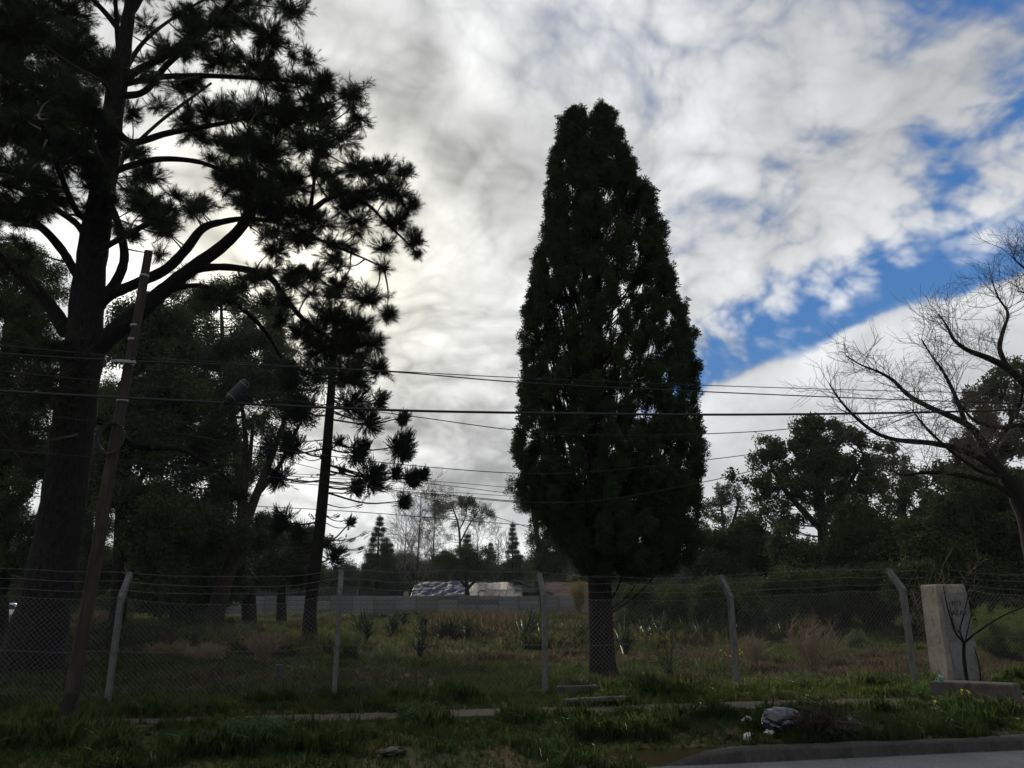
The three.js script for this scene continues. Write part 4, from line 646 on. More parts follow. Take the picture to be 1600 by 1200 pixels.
{ // the bare winter tree whose limbs reach in from the right
  const D = 26, r = rng(701), base0 = at(1640, 1010, D), base = V(base0.x, groundY(base0.x, base0.z), base0.z), t = thing('bare_tree', base, 'large leafless tree reaching long curved limbs in from the right edge', 'tree', RIGHT), k = D / FOCAL * 1.03;
  const P = (x, y, dz = 0) => at(x, y, D + dz).sub(base), br = new MB();
  const lists = [
    [[1640, 1015, 46], [1632, 930, 40], [1618, 850, 36], [1596, 780, 32], [1574, 745, 27]],
    [[1590, 770, 20], [1550, 728, 17], [1510, 706, 15], [1460, 693, 13], [1400, 687, 10], [1368, 676, 9], [1335, 650, 7], [1310, 622, 5], [1296, 600, 3]],
    [[1578, 752, 22], [1545, 710, 18], [1520, 670, 16], [1495, 655, 14], [1450, 635, 12], [1420, 618, 10], [1395, 594, 8], [1375, 582, 6], [1345, 570, 4], [1322, 556, 3]],
    [[1510, 664, 11], [1497, 630, 10], [1484, 600, 8], [1470, 575, 6], [1455, 555, 4], [1440, 530, 3]],
    [[1640, 640, 22], [1605, 604, 20], [1575, 576, 17], [1545, 560, 14], [1510, 546, 11], [1490, 530, 8], [1480, 510, 5], [1466, 490, 3]],
    [[1575, 576, 12], [1562, 545, 11], [1568, 515, 9], [1575, 490, 6], [1560, 465, 4], [1552, 445, 3]],
    [[1600, 790, 16], [1560, 760, 13], [1500, 742, 11], [1450, 738, 8], [1410, 742, 5], [1390, 734, 3]],
    [[1632, 930, 34], [1636, 800, 28], [1642, 700, 24], [1640, 640, 20]],
    [[1640, 680, 14], [1600, 665, 12], [1560, 668, 10], [1520, 655, 7], [1500, 630, 4]],
    [[1568, 745, 9], [1530, 735, 8, -1], [1480, 700, 6, -1.5], [1440, 660, 4, -2], [1425, 640, 3, -2]],
    [[1600, 604, 9], [1590, 640, 7, 0.6], [1560, 690, 5, 1], [1530, 720, 3, 1.2]],
    [[1660, 420, 9], [1620, 430, 6], [1590, 410, 4], [1580, 400, 2]],
    [[1660, 470, 7], [1620, 462, 5], [1590, 455, 3]],
  ];
  lists.forEach((list, q) => {
    const n = list.length * 4, c = smooth(list.map(([x, y, , dz]) => P(x, y, dz ?? 0)), n), mb = new MB();
    mb.tube(c, c.map((_, j) => { const f = j / n * (list.length - 1), a = Math.floor(f); return lerp(list[a][2], list[Math.min(list.length - 1, a + 1)][2], f - a) * k / 2 * (q === 0 || q === 7 ? 1 : 0.68) * (1 + 0.08 * vnoise(j * 1.3, q * 7)); }), 8); part(q === 0 || q === 7 ? 'trunk' : 'limb', mb.geo(), M.darkBark, t);
    if (q === 0 || q === 7) return;
    for (let j = Math.floor(n * 0.25); j <= n; j++) {
      const cnt = r() < 0.85 ? 1 : 2; for (let m = 0; m < cnt; m++) {
        const d = c[Math.min(n, j + 1)].clone().sub(c[Math.max(0, j - 1)]).normalize(), side = V(r() - 0.5, r() * 1.0 - 0.25, (r() - 0.5) * 0.8).normalize(), nd = d.multiplyScalar(0.5).addScaledVector(side, 0.9).normalize();
        bareGrow(br, r, c[j].clone(), nd, 0.5 + 1.0 * r(), 0.014, j > n * 0.85 ? 1 : 2, { kids: [0, 4, 4], bend: 0.5, lift: 0.05, min: 0.0045 });
      }
    }
  });
  part('twigs', br.geo(), M.twig, t, 'stuff');
}

// ---------------------------------------------------------------- back of the lot: far wood, hedges, panel wall, shed, houses, car
function massOf(name, label, category, boxes, leafG, m, seed, size, kind) {   // [px, py, rx, ry, count, depth]
  const r = rng(seed), out = []; for (const [x, y, rx, ry, count, dep] of boxes) { const k = dep / FOCAL * 1.03; fillBlob(r, at(x, y, dep), rx * k, ry * k, Math.min(rx, 3 * ry) * k, count, { size, clump: size * 0.5, per: 9, hollow: 0.2 }, out, null); }
  return scatter(name, leafG, m, out, null, seed + 1, true).map((im) => tag(im, label, category, null, kind));
}
{ // a far belt of trees that reads as one mass along the horizon
  const r = rng(801), list = []; for (let x = -120; x < 1760; x += 15) { const top = curve([[-120, 850], [330, 880], [560, 895], [620, 880], [800, 888], [900, 885], [1120, 880], [1300, 870], [1760, 850]], x) + 16 * (r() - 0.5); for (let y = top; y < 950; y += 15) list.push([x + 10 * (r() - 0.5), y, 15, 11, 54, 128 + 14 * r()]); }
  massOf('far_wood', 'far belt of dark trees along the horizon behind everything', 'wood', list, G.needle, M.conifer, 803, 1.7, 'stuff');
}
{ // scrub under the trees on the right and on the left
  const r = rng(811), list = []; for (let x = 985; x < 1720; x += 20) for (let y = 0; y < 3; y++) list.push([x + 14 * (r() - 0.5), curve([[985, 935], [1100, 930], [1250, 915], [1500, 900], [1720, 890]], x) + y * 16, 20, 14, 66, 36 + 12 * r()]);
  massOf('scrub', 'dark tangled scrub under the trees along the right side of the lot', 'scrub', list, G.fine, M.broad, 813, 0.8, 'stuff');
  const left = []; for (let x = -120; x < 345; x += 24) for (let y = 0; y < 2; y++) left.push([x + 14 * (r() - 0.5), 925 + 18 * y + 12 * (r() - 0.5), 22, 12, x > 120 && x < 215 && y === 0 ? 14 : x > -10 && x < 40 ? 0 : 44, 62 + 8 * r()]);
  massOf('scrub', 'dark undergrowth beneath the trees behind the big pine', 'scrub', left.filter((e) => e[4]), G.fine, M.broad, 815, 1.0, 'stuff');
}
// ---- shrubs before the scrub, each its own
function shrub(name, seed, px, py, w, h, label, o = {}) {
  const r = rng(seed), b = gnd(px, py), base = V(b.x, groundY(b.x, b.z), b.z), t = thing(name, base, label, o.category ?? 'shrub', o.group), st = new MB(), out = [], W = w / 2, stems = o.stems ?? 9;
  for (let j = 0; j < stems; j++) {
    const a = r() * 6.283, q = V(Math.cos(a) * W * Math.sqrt(r()), h * (0.55 + 0.45 * r()), Math.sin(a) * W * Math.sqrt(r())); if (o.dome) q.y *= Math.sqrt(Math.max(0.12, 1 - (q.x * q.x + q.z * q.z) / (W * W)));
    const c = smooth([V((r() - 0.5) * 0.1, -0.05, (r() - 0.5) * 0.1), V(q.x * 0.45, q.y * 0.55, q.z * 0.45), q], 6); st.tube(c, c.map((_, k) => lerp(o.stem ?? 0.012, 0.003, k / 6)), 4, false);
    const n = o.leaves ?? 10; for (let k = 0; k < n; k++) { const f = 0.3 + 0.7 * r(), p = c[Math.min(6, Math.round(f * 6))].clone().add(V((r() - 0.5) * (o.loose ?? 0.15), (r() - 0.5) * (o.loose ?? 0.15), (r() - 0.5) * (o.loose ?? 0.15))); out.push({ p, s: (o.size ?? 0.2) * (0.6 + 0.8 * r()), free: true }); }
    if (o.twigs) for (let k = 0; k < o.twigs; k++) bareGrow(st, r, c[2 + Math.floor(r() * 4)].clone(), V(r() - 0.5, 0.7 * r() + 0.1, r() - 0.5).normalize(), h * 0.35, 0.005, 1, { kids: [0, 3], bend: 0.5, lift: 0.02, min: 0.0022 });
  }
  part('stems', st.geo(), o.stemMat ?? M.bareTwig, t, 'stuff'); if (o.leaves !== 0) scatter('foliage', o.geo ?? G.fine, o.mat ?? M.weed, out, t, seed + 1);
  return t;
}
shrub('green_shrub', 821, 1572, 1035, 2.3, 1.75, 'bright green domed shrub behind the fence right of the lettered pillar', { stems: 70, leaves: 30, size: 0.17, loose: 0.22, dome: true, mat: leafMat(0.11, 0.15, 0.035, 0.45) });
shrub('green_shrub', 823, 1640, 1040, 2.2, 1.7, 'second green shrub at the right picture edge beside the domed one', { stems: 40, leaves: 30, size: 0.17, loose: 0.22, dome: true, mat: leafMat(0.11, 0.15, 0.035, 0.45) });
shrub('green_shrub', 825, 1342, 1020, 0.9, 0.75, 'small dark green shrub left of the fence post by the pillar', { stems: 26, leaves: 24, size: 0.13, loose: 0.14, dome: true });
shrub('brown_shrub', 827, 1010, 975, 4.2, 2.4, 'brown leaved shrub below the right side of the cypress', { stems: 36, leaves: 16, size: 0.32, loose: 0.35, mat: M.dryLeaf, twigs: 3 });
shrub('brown_shrub', 829, 1075, 975, 3.6, 2.8, 'brownish shrub left of the fourth fence post', { stems: 34, leaves: 16, size: 0.32, loose: 0.35, mat: M.dryLeaf, twigs: 3 });
shrub('green_shrub', 831, 905, 968, 2.6, 4.2, 'yellowish upright shrub at the right end of the panel wall', { stems: 24, leaves: 16, size: 0.45, loose: 0.5, mat: leafMat(0.17, 0.14, 0.04, 0.4) });
shrub('green_shrub', 833, 1125, 985, 1.6, 2.9, 'tall thin grey leaved shrub just left of the fourth fence post', { stems: 14, leaves: 16, size: 0.26, loose: 0.2, mat: leafMat(0.14, 0.14, 0.09, 0.4) });
shrub('dark_shrub', 835, 150, 985, 5.0, 1.0, 'low reddish brown plants between the pine trunk and first fence post', { stems: 50, leaves: 10, size: 0.35, loose: 0.3, mat: M.dryLeaf });
shrub('green_shrub', 837, 375, 1000, 1.5, 0.65, 'round green bush in the lot right of the first fence post', { stems: 30, leaves: 20, size: 0.2, loose: 0.2, dome: true });
shrub('green_shrub', 839, 438, 998, 1.2, 0.45, 'low green bush left of the araucaria trunk foot', { stems: 20, leaves: 18, size: 0.18, loose: 0.2, dome: true });

// ---- precast concrete panel wall
{
  const A = gnd(340, 968.5), B = V(9.5, 0, -88), len = A.distanceTo(B), turn = Math.atan2(-(B.z - A.z), B.x - A.x), base = V(A.x, 0, A.z), bays = 18, w = len / bays, H = 0.47, rows = 5, r = rng(841);
  const wall = thing('panel_wall', base, 'grey precast concrete panel wall across the back of the lot', 'wall', null, turn);
  const slab = chamferBox(w - 0.10, H - 0.035, 0.05, 0.010), post = chamferBox(0.13, H * rows + 0.12, 0.14, 0.012), mats = [M.slabA, M.slabB, M.slabC];
  for (let j = 0; j <= bays; j++) { const y = groundY(lerp(A.x, B.x, j / bays), lerp(A.z, B.z, j / bays)); const o = part('post', post, mats[1], wall); o.position.set(j * w, y - 0.1, 0); o.rotation.z = (r() - 0.5) * 0.02;
    if (j < bays) { const tone = Math.floor(r() * 3); for (let q = 0; q < rows; q++) { const s = part('slab', slab, mats[r() < 0.6 ? tone : Math.floor(r() * 3)], wall); s.position.set((j + 0.5) * w, y - 0.05 + q * H, (r() - 0.5) * 0.02); s.rotation.z = (r() - 0.5) * 0.006; } } }
  const coil = new MB(), pts = []; for (let q = 0; q <= 420; q++) { const a = q / 420 * 6.283 * 36; pts.push(V(q / 420 * w * 6.2, H * rows + 0.45 + 0.24 * Math.sin(a) + 0.1, 0.24 * Math.cos(a))); } coil.tube(pts, 0.014, 4, false); part('wire_coil', coil.geo(), M.wire, wall);
  for (const q of [0.2, 6.2]) { const st = new MB(); st.tube([V(q * w, H * rows - 0.1, 0), V(q * w, H * rows + 0.75, 0)], 0.04, 5); part('stake', st.geo(), M.slabC, wall); }
}
// ---- shed with a corrugated roof behind the wall
function sheetGeo(w, l, waves, amp) {
  const n = waves * 4, p = [], u = [], idx = []; for (let i = 0; i <= n; i++) for (let j = 0; j < 2; j++) { p.push(-w / 2 + w * i / n, amp * Math.sin(i / n * waves * 6.283), -l * j); u.push(i / n, j); }
  for (let i = 0; i < n; i++) idx.push(i * 2, i * 2 + 2, i * 2 + 1, i * 2 + 2, i * 2 + 3, i * 2 + 1);
  const g = new THREE.BufferGeometry(); g.setAttribute('position', new THREE.Float32BufferAttribute(p, 3)); g.setAttribute('uv', new THREE.Float32BufferAttribute(u, 2)); g.setIndex(idx); g.computeVertexNormals(); return g;
}
const rustMap = tex(256, 256, (u, v, o) => { const a = sstep(-0.05, 0.2, loopN(u, v, 6, 5)), b = 0.9 + 0.25 * loopN(u, v, 40, 3); o[0] = lerp(0.86, 0.26, a) * b; o[1] = lerp(0.86, 0.19, a) * b; o[2] = lerp(0.86, 0.15, a) * b; }, true);
{
  const Z = 95, x0 = at(640, 930, Z).x, x1 = at(816, 930, Z).x, W = x1 - x0, eave = at(700, 936, Z).y, ridge = at(700, 911, Z + 6).y, L = Math.hypot(6, ridge - eave), pitch = Math.atan2(ridge - eave, 6), r = rng(851);
  const shed = thing('shed', V(x0, 0, -Z), 'low shed with rusty corrugated metal roof behind the panel wall', 'shed');
  part('wall', box(W, eave - 0.05, 5.8, W / 2, (eave - 0.05) / 2, -3.1), M.slabB, shed);
  const cols = 15, cw = W / cols, g = sheetGeo(cw * 1.04, L / 2 * 1.04, 6, 0.022), mats = [mat(0.24, 0.24, 0.235, { map: rustMap, metalness: 0.15, roughness: 0.6, side: THREE.DoubleSide }), mat(0.14, 0.135, 0.13, { map: rustMap, metalness: 0.3, roughness: 0.65, side: THREE.DoubleSide }), mat(0.13, 0.125, 0.12, { map: rustMap, metalness: 0.2, roughness: 0.5, side: THREE.DoubleSide })];
  for (let q = 0; q < 2; q++) for (let j = 0; j < cols; j++) { const s = part('roof_sheet', g, mats[Math.floor(r() * 3)], shed); s.position.set((j + 0.5) * cw, eave + q * L / 2 * Math.sin(pitch) * 0.99 + 0.03 + 0.02 * q + 0.02 * r(), 0.3 - q * 3 * 0.99); s.rotation.set(pitch + (r() - 0.5) * 0.05, (r() - 0.5) * 0.02, (r() - 0.5) * 0.03); }
  const ch = part('chimney', chamferBox(0.75, 1.7, 0.7, 0.03), M.darkBark, shed); ch.position.set(W - 1.4, ridge - 0.4, -6.4);
  const cap = part('chimney_cap', chamferBox(1.0, 0.12, 0.9, 0.02), M.slabB, shed); cap.position.set(W - 1.4, ridge + 1.3, -6.4);
  const pl = part('end_post', chamferBox(0.55, eave + 0.85, 0.3, 0.03), mat(0.33, 0.27, 0.19), shed); pl.position.set(-0.35, 0, 0.5);
  // the blue sheet spread over the left end of the roof
  const nx = 60, nz = 28, p = [], idx = [], tw = W * 0.46; for (let j = 0; j <= nz; j++) for (let i = 0; i <= nx; i++) { const u = i / nx, v = j / nz, f = 0.20 * fbm(u * 9, v * 6, 4) + 0.22 * Math.abs(fbm(u * 6 + 9, v * 9, 3)); p.push(u * tw + 0.5 * v * vnoise(u * 4, 3), v * L * Math.sin(pitch) + 0.13 + f, -v * L * Math.cos(pitch) + 0.1 * vnoise(u * 7, 9)); }
  for (let j = 0; j < nz; j++) for (let i = 0; i < nx; i++) { const a = j * (nx + 1) + i; idx.push(a, a + 1, a + nx + 1, a + 1, a + nx + 2, a + nx + 1); }
  const tg = new THREE.BufferGeometry(); tg.setAttribute('position', new THREE.Float32BufferAttribute(p, 3)); tg.setIndex(idx); tg.computeVertexNormals();
  single('tarpaulin', tg, mat(0.022, 0.036, 0.07, { roughness: 0.6, side: THREE.DoubleSide, specularIntensity: 0.25 }), 'crumpled blue plastic sheet over the left end of the shed roof', 'tarpaulin', null, null, V(x0 + 0.2, eave, -Z + 0.3));
}
{ // the low house right of the shed, its gable end towards the lot
  const Z = 100, x0 = at(822, 930, Z).x, x1 = at(918, 930, Z).x, W = x1 - x0, top = at(860, 906, Z).y, house = thing('brick_house', V(x0, 0, -Z), 'low brick house between the shed and the cypress trunk', 'house'), r = rng(861);
  part('wall', box(W - 2.2, top - 0.3, 6, W / 2 + 1.3, (top - 0.3) / 2, -3), mat(0.22, 0.17, 0.14), house);
  const brick = [chamferBox(0.94, 0.17, 0.06, 0.01), chamferBox(0.9, 0.165, 0.06, 0.012)], bm = [mat(0.24, 0.18, 0.15), mat(0.20, 0.15, 0.125), mat(0.28, 0.22, 0.19)];
  for (let y = 0; y < 9; y++) for (let j = 0; j < 6; j++) { const b = part('brick_course', brick[(y + j) % 2], bm[Math.floor(r() * 3)], house); b.position.set(2.7 + j * 0.97 + (y % 2) * 0.4, top - 2.05 + y * 0.195, 0.02 + 0.02 * r()); }
  const L = 5.4, slope = 0.33; for (let j = 0; j < 5; j++) { const s = part('roof_board', chamferBox(L, 0.10, 0.62, 0.012), M.slabB, house); s.position.set(1.0, top - 0.9 + 0.02 * r(), 0.1 - j * 0.64); s.rotation.z = -slope; }
  const g = new MB(); part('gable', box(2.4, 1.0, 0.2, 0.1, top - 1.0, -0.3), M.slabA, house); void g;
}
{ // pale rendered garden wall with a gate, glimpsed at the left under the trees
  const c = at(150, 975, 78), w = thing('garden_wall', V(c.x - 6, groundY(c.x, c.z), c.z), 'pale rendered garden wall glimpsed under the trees left of the first fence post', 'wall', null, 0.05), m = mat(0.36, 0.31, 0.29, { map: concreteMap });
  for (const [x, l] of [[0, 5.2], [8.2, 5.5]]) { part('wall_panel', chamferBox(l, 2.1, 0.2, 0.02), m, w).position.set(x + l / 2, 0, 0); const cp = part('coping', chamferBox(l + 0.08, 0.1, 0.3, 0.02), M.slabC, w); cp.position.set(x + l / 2, 2.103, 0); }
  const gate = part('gate', chamferBox(2.7, 2.0, 0.05, 0.01), mat(0.16, 0.17, 0.17, { roughness: 0.6 }), w); gate.position.set(6.7, 0.06, 0); for (let j = 0; j < 6; j++) part('gate_bar', box(0.05, 1.9, 0.05, -1.2 + j * 0.48, 1.0, 0.052), M.galv, gate);
}
{ // the white car at the left edge
  const c = at(2, 976, 62), car = thing('parked_car', V(c.x, groundY(c.x, c.z) + 0.02, c.z), 'white parked car glimpsed at the left edge beside the pine trunk', 'car', null, 0.15), white = mat(0.75, 0.76, 0.76, { roughness: 0.25, specularIntensity: 1, clearcoat: 1 });
  const side = new THREE.Shape(); side.moveTo(-2.05, 0.35); side.lineTo(-2.1, 0.75); side.quadraticCurveTo(-1.95, 0.95, -1.2, 0.98); side.lineTo(1.55, 1.0); side.quadraticCurveTo(2.05, 0.95, 2.08, 0.6); side.lineTo(2.0, 0.32); side.lineTo(1.62, 0.32); side.absarc(1.28, 0.32, 0.36, 0, Math.PI, false); side.lineTo(-0.92, 0.32); side.absarc(-1.28, 0.32, 0.36, 0, Math.PI, false); side.closePath();
  const body = part('body', new THREE.ExtrudeGeometry(side, { depth: 1.5, bevelEnabled: true, bevelThickness: 0.1, bevelSize: 0.06, bevelSegments: 3 }).translate(0, 0, -0.75), white, car); void body;
  const cab = new THREE.Shape(); cab.moveTo(-1.15, 0.99); cab.lineTo(-0.5, 1.46); cab.quadraticCurveTo(0.2, 1.56, 0.95, 1.47); cab.lineTo(1.6, 1.02); cab.closePath();
  part('cabin', new THREE.ExtrudeGeometry(cab, { depth: 1.3, bevelEnabled: true, bevelThickness: 0.08, bevelSize: 0.04, bevelSegments: 3 }).translate(0, 0, -0.65), white, car);
  const glass = mat(0.02, 0.025, 0.03, { roughness: 0.08, specularIntensity: 1 });
  for (const [a, b, c2, d] of [[-0.95, -0.45, 0.2, 0.2], [0.27, 0.27, 0.9, 1.35]]) for (const zz of [0.735, -0.745]) { const w = new THREE.Shape(); w.moveTo(a, 1.05); w.lineTo(b, 1.4); w.lineTo(c2, 1.42); w.lineTo(d, 1.05); w.closePath(); part('side_window', new THREE.ExtrudeGeometry(w, { depth: 0.01, bevelEnabled: false }).translate(0, 0, zz), glass, car); }
  for (const xx of [-1.28, 1.28]) for (const zz of [0.72, -0.72]) { const t = new THREE.CylinderGeometry(0.31, 0.31, 0.2, 24).rotateX(Math.PI / 2).translate(xx, 0.31, zz), wh = part('wheel', t, M.tar, car); part('rim', new THREE.CylinderGeometry(0.19, 0.19, 0.22, 16).rotateX(Math.PI / 2).translate(xx, 0.31, zz), M.galv, wh); }
  for (const zz of [0.62, -0.62]) part('headlight', new THREE.SphereGeometry(0.13, 12, 8).scale(0.5, 0.6, 1).translate(-2.08, 0.72, zz), M.galv, car);
}

// ---------------------------------------------------------------- chain link fence on concrete posts
const POST_S = [-14.94, -11.18, -7.42, -3.66, -0.06, 3.69, 7.49, 11.41, 15.1, 18.9];
const PILLAR_S = 12.48;
{
  const r = rng(901), turn = rad(12), fence = thing('chain_link_fence', V(0, 0, 0), 'chain link fence on bent concrete posts with barbed wire along the lot', 'fence');
  const topOf = (s) => 1.76 + 0.05 * Math.sin(s * 0.7) + 0.10 * sstep(5, 12, s), lean = POST_S.map(() => (r() - 0.5) * 0.03);
  POST_S.forEach((s, j) => {
    const h = topOf(s), w = 0.05, sh = new THREE.Shape(); // side profile across the fence: upright, then an arm bent 42 degrees into the lot
    const ax = 0.36, ay = 0.42; sh.moveTo(-w, -0.3); sh.lineTo(-w, h + 0.02); sh.lineTo(ax - w * 0.8, h + ay); sh.lineTo(ax + w * 0.55, h + ay - 0.05); sh.lineTo(w, h - 0.04); sh.lineTo(w, -0.3); sh.closePath();
    const g = new THREE.ExtrudeGeometry(sh, { depth: 0.066, bevelEnabled: true, bevelThickness: 0.012, bevelSize: 0.012, bevelSegments: 2 }); g.translate(0, 0, -0.033); g.rotateY(Math.PI / 2);
    const o = part('post', g, M.concrete, fence), p = street(s, N_FENCE); o.position.set(p.x, groundY(p.x, p.z), p.z); o.rotation.set(0, turn, lean[j], 'YXZ');
  });
  const at3 = (s, n, y) => street(s, n, y), bays = [...POST_S];
  for (let j = 0; j < bays.length - 1; j++) {
    let a = bays[j], b = bays[j + 1]; const spans = a < PILLAR_S && b > PILLAR_S ? [[a, PILLAR_S - 0.42], [PILLAR_S + 0.42, b]] : [[a, b]];
    for (const [s0, s1] of spans) {
      const mb = new MB(), W = s1 - s0, pitch = 0.085, rise = 1, sag = 0.05 + 0.05 * r(), bow = 0.05 * (r() - 0.5), H = 1.74;
      const warp = (s, y) => { const u = (s - s0) / W, f = y / H, base = groundY(street(s, N_FENCE).x, street(s, N_FENCE).z); return at3(s, N_FENCE - 0.07 + bow * Math.sin(u * 3.14) * Math.sin(f * 3.14) + 0.015 * vnoise(s * 1.5, y * 2), base + 0.04 + (topOf(s) - 0.04) * f - sag * 4 * u * (1 - u) * f * f); };
      for (const dir of [1, -1]) for (let q = -H; q < W + H; q += pitch) {
        const pts = []; for (let y = 0; y <= H + 0.001; y += H / 9) { const s = q + (dir > 0 ? y * rise : (H - y) * rise) - (dir > 0 ? 0 : H * 0); if (s >= 0 && s <= W) pts.push(warp(s0 + s, y)); }
        if (pts.length > 1) mb.tube(pts, 0.0020, 3, false);
      }
      part('mesh_panel', mb.geo(), M.wire, fence);
      for (const f of [0.02, 0.5, 1]) { const tw = new MB(), pts = []; for (let q = 0; q <= 12; q++) pts.push(warp(s0 + W * q / 12, H * f).addScaledVector(ACROSS, -0.008)); tw.tube(pts, 0.0028, 4, false); part('tension_wire', tw.geo(), M.wire, fence); }
      for (let w = 0; w < 3; w++) {
        const f = 0.25 + 0.36 * w, bw = new MB(), pts = [], sg = 0.02 + 0.05 * r(); for (let q = 0; q <= 14; q++) { const u = q / 14, s = s0 + W * u, p = street(s, N_FENCE + 0.36 * f - 0.06); pts.push(V(p.x, groundY(p.x, p.z) + topOf(s) + 0.42 * f + 0.02 - sg * 4 * u * (1 - u), p.z)); }
        bw.tube(pts, 0.0032, 4, false);
        for (let q = 0.1; q < W; q += 0.16) { const i = q / W * 14, k = Math.floor(i), p = pts[k].clone().lerp(pts[Math.min(14, k + 1)], i - k), d = V(r() - 0.5, r() - 0.5, r() - 0.5).normalize().multiplyScalar(0.018); bw.tube([p.clone().sub(d), p.clone().add(d)], 0.0018, 3, false); }
        part('barbed_wire', bw.geo(), M.wire, fence);
      }
    }
  }
}
// ---- the lettered concrete pillar
{
  const p = street(PILLAR_S, N_FENCE + 0.12), H = 1.95, r = rng(911), w = 0.58, d = 0.64, pillar = thing('concrete_pillar', V(p.x, groundY(p.x, p.z), p.z), 'thick weathered concrete gate pillar with stencilled black letters', 'pillar', null, rad(-6));
  const sh = new THREE.Shape(), hw = w / 2, hd = d / 2, c = 0.07; sh.moveTo(-hw + c, -hd); sh.lineTo(hw - c, -hd); sh.lineTo(hw, -hd + c); sh.lineTo(hw, hd - c); sh.lineTo(hw - c, hd); sh.lineTo(-hw + c, hd); sh.lineTo(-hw, hd - c); sh.lineTo(-hw, -hd + c); sh.closePath();
  const g = new THREE.ExtrudeGeometry(sh, { depth: H + 0.2, steps: 10, bevelEnabled: true, bevelThickness: 0.05, bevelSize: 0.035, bevelSegments: 3 }); g.rotateX(-Math.PI / 2); g.translate(0, -0.2, 0);
  const q = g.attributes.position; for (let i = 0; i < q.count; i++) { const k = 1 + 0.10 * (1 - q.getY(i) / H); q.setX(i, q.getX(i) * k); q.setZ(i, q.getZ(i) * k); } g.computeVertexNormals();
  part('shaft', g, mat(0.40, 0.385, 0.36, { map: concreteMap, bumpMap: concreteBump, bumpScale: 0.008 }), pillar);
  pillar.rotation.y = rad(5);
  { const fg = chamferBox(w - 0.02, H - 0.16, 0.012, 0.005), o = part('grey_face_plate', fg, mat(0.235, 0.25, 0.265, { map: concreteMap, bumpMap: concreteBump, bumpScale: 0.008 }), pillar); o.position.set(0, 0.04, (d / 2 + 0.035) * 1.10 - 0.001); o.rotation.x = -Math.atan((d / 2 + 0.035) * 0.10 / H); }   // added thin grey plate behind the letters, darker and cooler than the shaft
  const font = await new FontLoader().loadAsync('fonts/droid/droid_sans_bold.typeface.json'), ink = mat(0.035, 0.035, 0.037);
  for (const [text, size, y, x] of [['NO', 0.105, 1.57, 0.0], ['PASAR', 0.098, 1.38, 0]]) {
    const tg = new TextGeometry(text, { font, size, depth: 0.004, curveSegments: 4 }); tg.computeBoundingBox(); const bw = tg.boundingBox.max.x; tg.translate(-bw / 2 + x, 0, 0);
    const o = part('lettering', tg, ink, pillar); o.position.set(0, y, (d / 2 + 0.035) * (1 + 0.10 * (1 - y / H)) + 0.0085); o.rotation.x = -Math.atan((d / 2 + 0.035) * 0.10 / H);
  } void r;
}
{ // low concrete block by the pillar and what lies on it
  const c = gnd(1560, 1112), block = single('concrete_block', chamferBox(1.25, 0.52, 0.34, 0.035), mat(0.15, 0.14, 0.13, { map: concreteMap, bumpMap: concreteBump, bumpScale: 0.008 }), 'low concrete block lying on the verge at the right edge', 'block', null, null, V(c.x - 0.05, -0.12, c.z - 0.45)); block.rotation.set(0.02, rad(-52), 0.03, 'YXZ');
  const sg = new THREE.IcosahedronGeometry(0.055, 3), a = sg.attributes.position; for (let i = 0; i < a.count; i++) { const k = 1 + 0.35 * vnoise(a.getX(i) * 40, a.getY(i) * 40 + a.getZ(i) * 31); a.setXYZ(i, a.getX(i) * k * 0.8, a.getY(i) * k * 1.1, a.getZ(i) * k * 0.8); } sg.computeVertexNormals();
  single('crumpled_bag', sg, mat(0.13, 0.24, 0.18, { roughness: 0.4 }), 'small crumpled pale green plastic bag behind the low concrete block', 'litter', null, null, V(c.x - 0.55, 0.44, c.z - 0.55));
}
{ // bare sapling in front of the pillar
  const D = 14.2, b = at(1515, 1085, D), base = V(b.x, groundY(b.x, b.z), b.z), t = thing('bare_sapling', base, 'leafless sapling with forked stem in front of the lettered pillar', 'sapling'), r = rng(921), P = (x, y, dz = 0) => at(x, y, D + dz).sub(base), tw = new MB();
  const lists = [[[1516, 1092, 9], [1510, 1060, 8], [1506, 1025, 7], [1506, 1004, 7]], [[1506, 1004, 5], [1494, 990, 4], [1485, 965, 3.4], [1478, 938, 2.4], [1474, 915, 1.6]], [[1506, 1004, 4], [1500, 985, 3.4], [1506, 960, 2.6], [1512, 930, 2], [1512, 900, 1.4]], [[1507, 1004, 5], [1520, 993, 4.4], [1550, 972, 3.6], [1580, 956, 3], [1615, 944, 2]], [[1500, 990, 3], [1490, 975, 2.4], [1486, 955, 2], [1482, 940, 1.2]], [[1508, 1002, 3], [1514, 975, 2.2], [1524, 925, 1.8], [1520, 895, 1.4], [1528, 872, 1]], [[1530, 1085, 5], [1532, 1070, 4], [1530, 1040, 3], [1522, 1010, 2]]];
  lists.forEach((l, q) => { const n = l.length * 4, c = smooth(l.map(([x, y]) => P(x, y, q * 0.04)), n), mb = new MB(); mb.tube(c, c.map((_, j) => { const f = j / n * (l.length - 1), a = Math.floor(f); return lerp(l[a][2], l[Math.min(l.length - 1, a + 1)][2], f - a) * D / FOCAL / 2 * 0.7; }), 6); part(q ? 'branch' : 'stem', mb.geo(), M.darkBark, t); if (q) for (let j = 4; j <= n; j += 2) bareGrow(tw, r, c[j].clone(), V(r() - 0.5, r() - 0.2, r() - 0.5).normalize(), 0.18 + 0.25 * r(), 0.005, 1, { kids: [0, 2], bend: 0.4, lift: 0.04, min: 0.002 }); });
  part('twigs', tw.geo(), M.bareTwig, t, 'stuff');
}
shrub('dry_stalks', 923, 1468, 1060, 0.7, 2.6, 'thin pale dry stalks rising behind the left top of the pillar', { stems: 7, leaves: 0, twigs: 2, stem: 0.008, stemMat: M.dry, category: 'dry plant' });
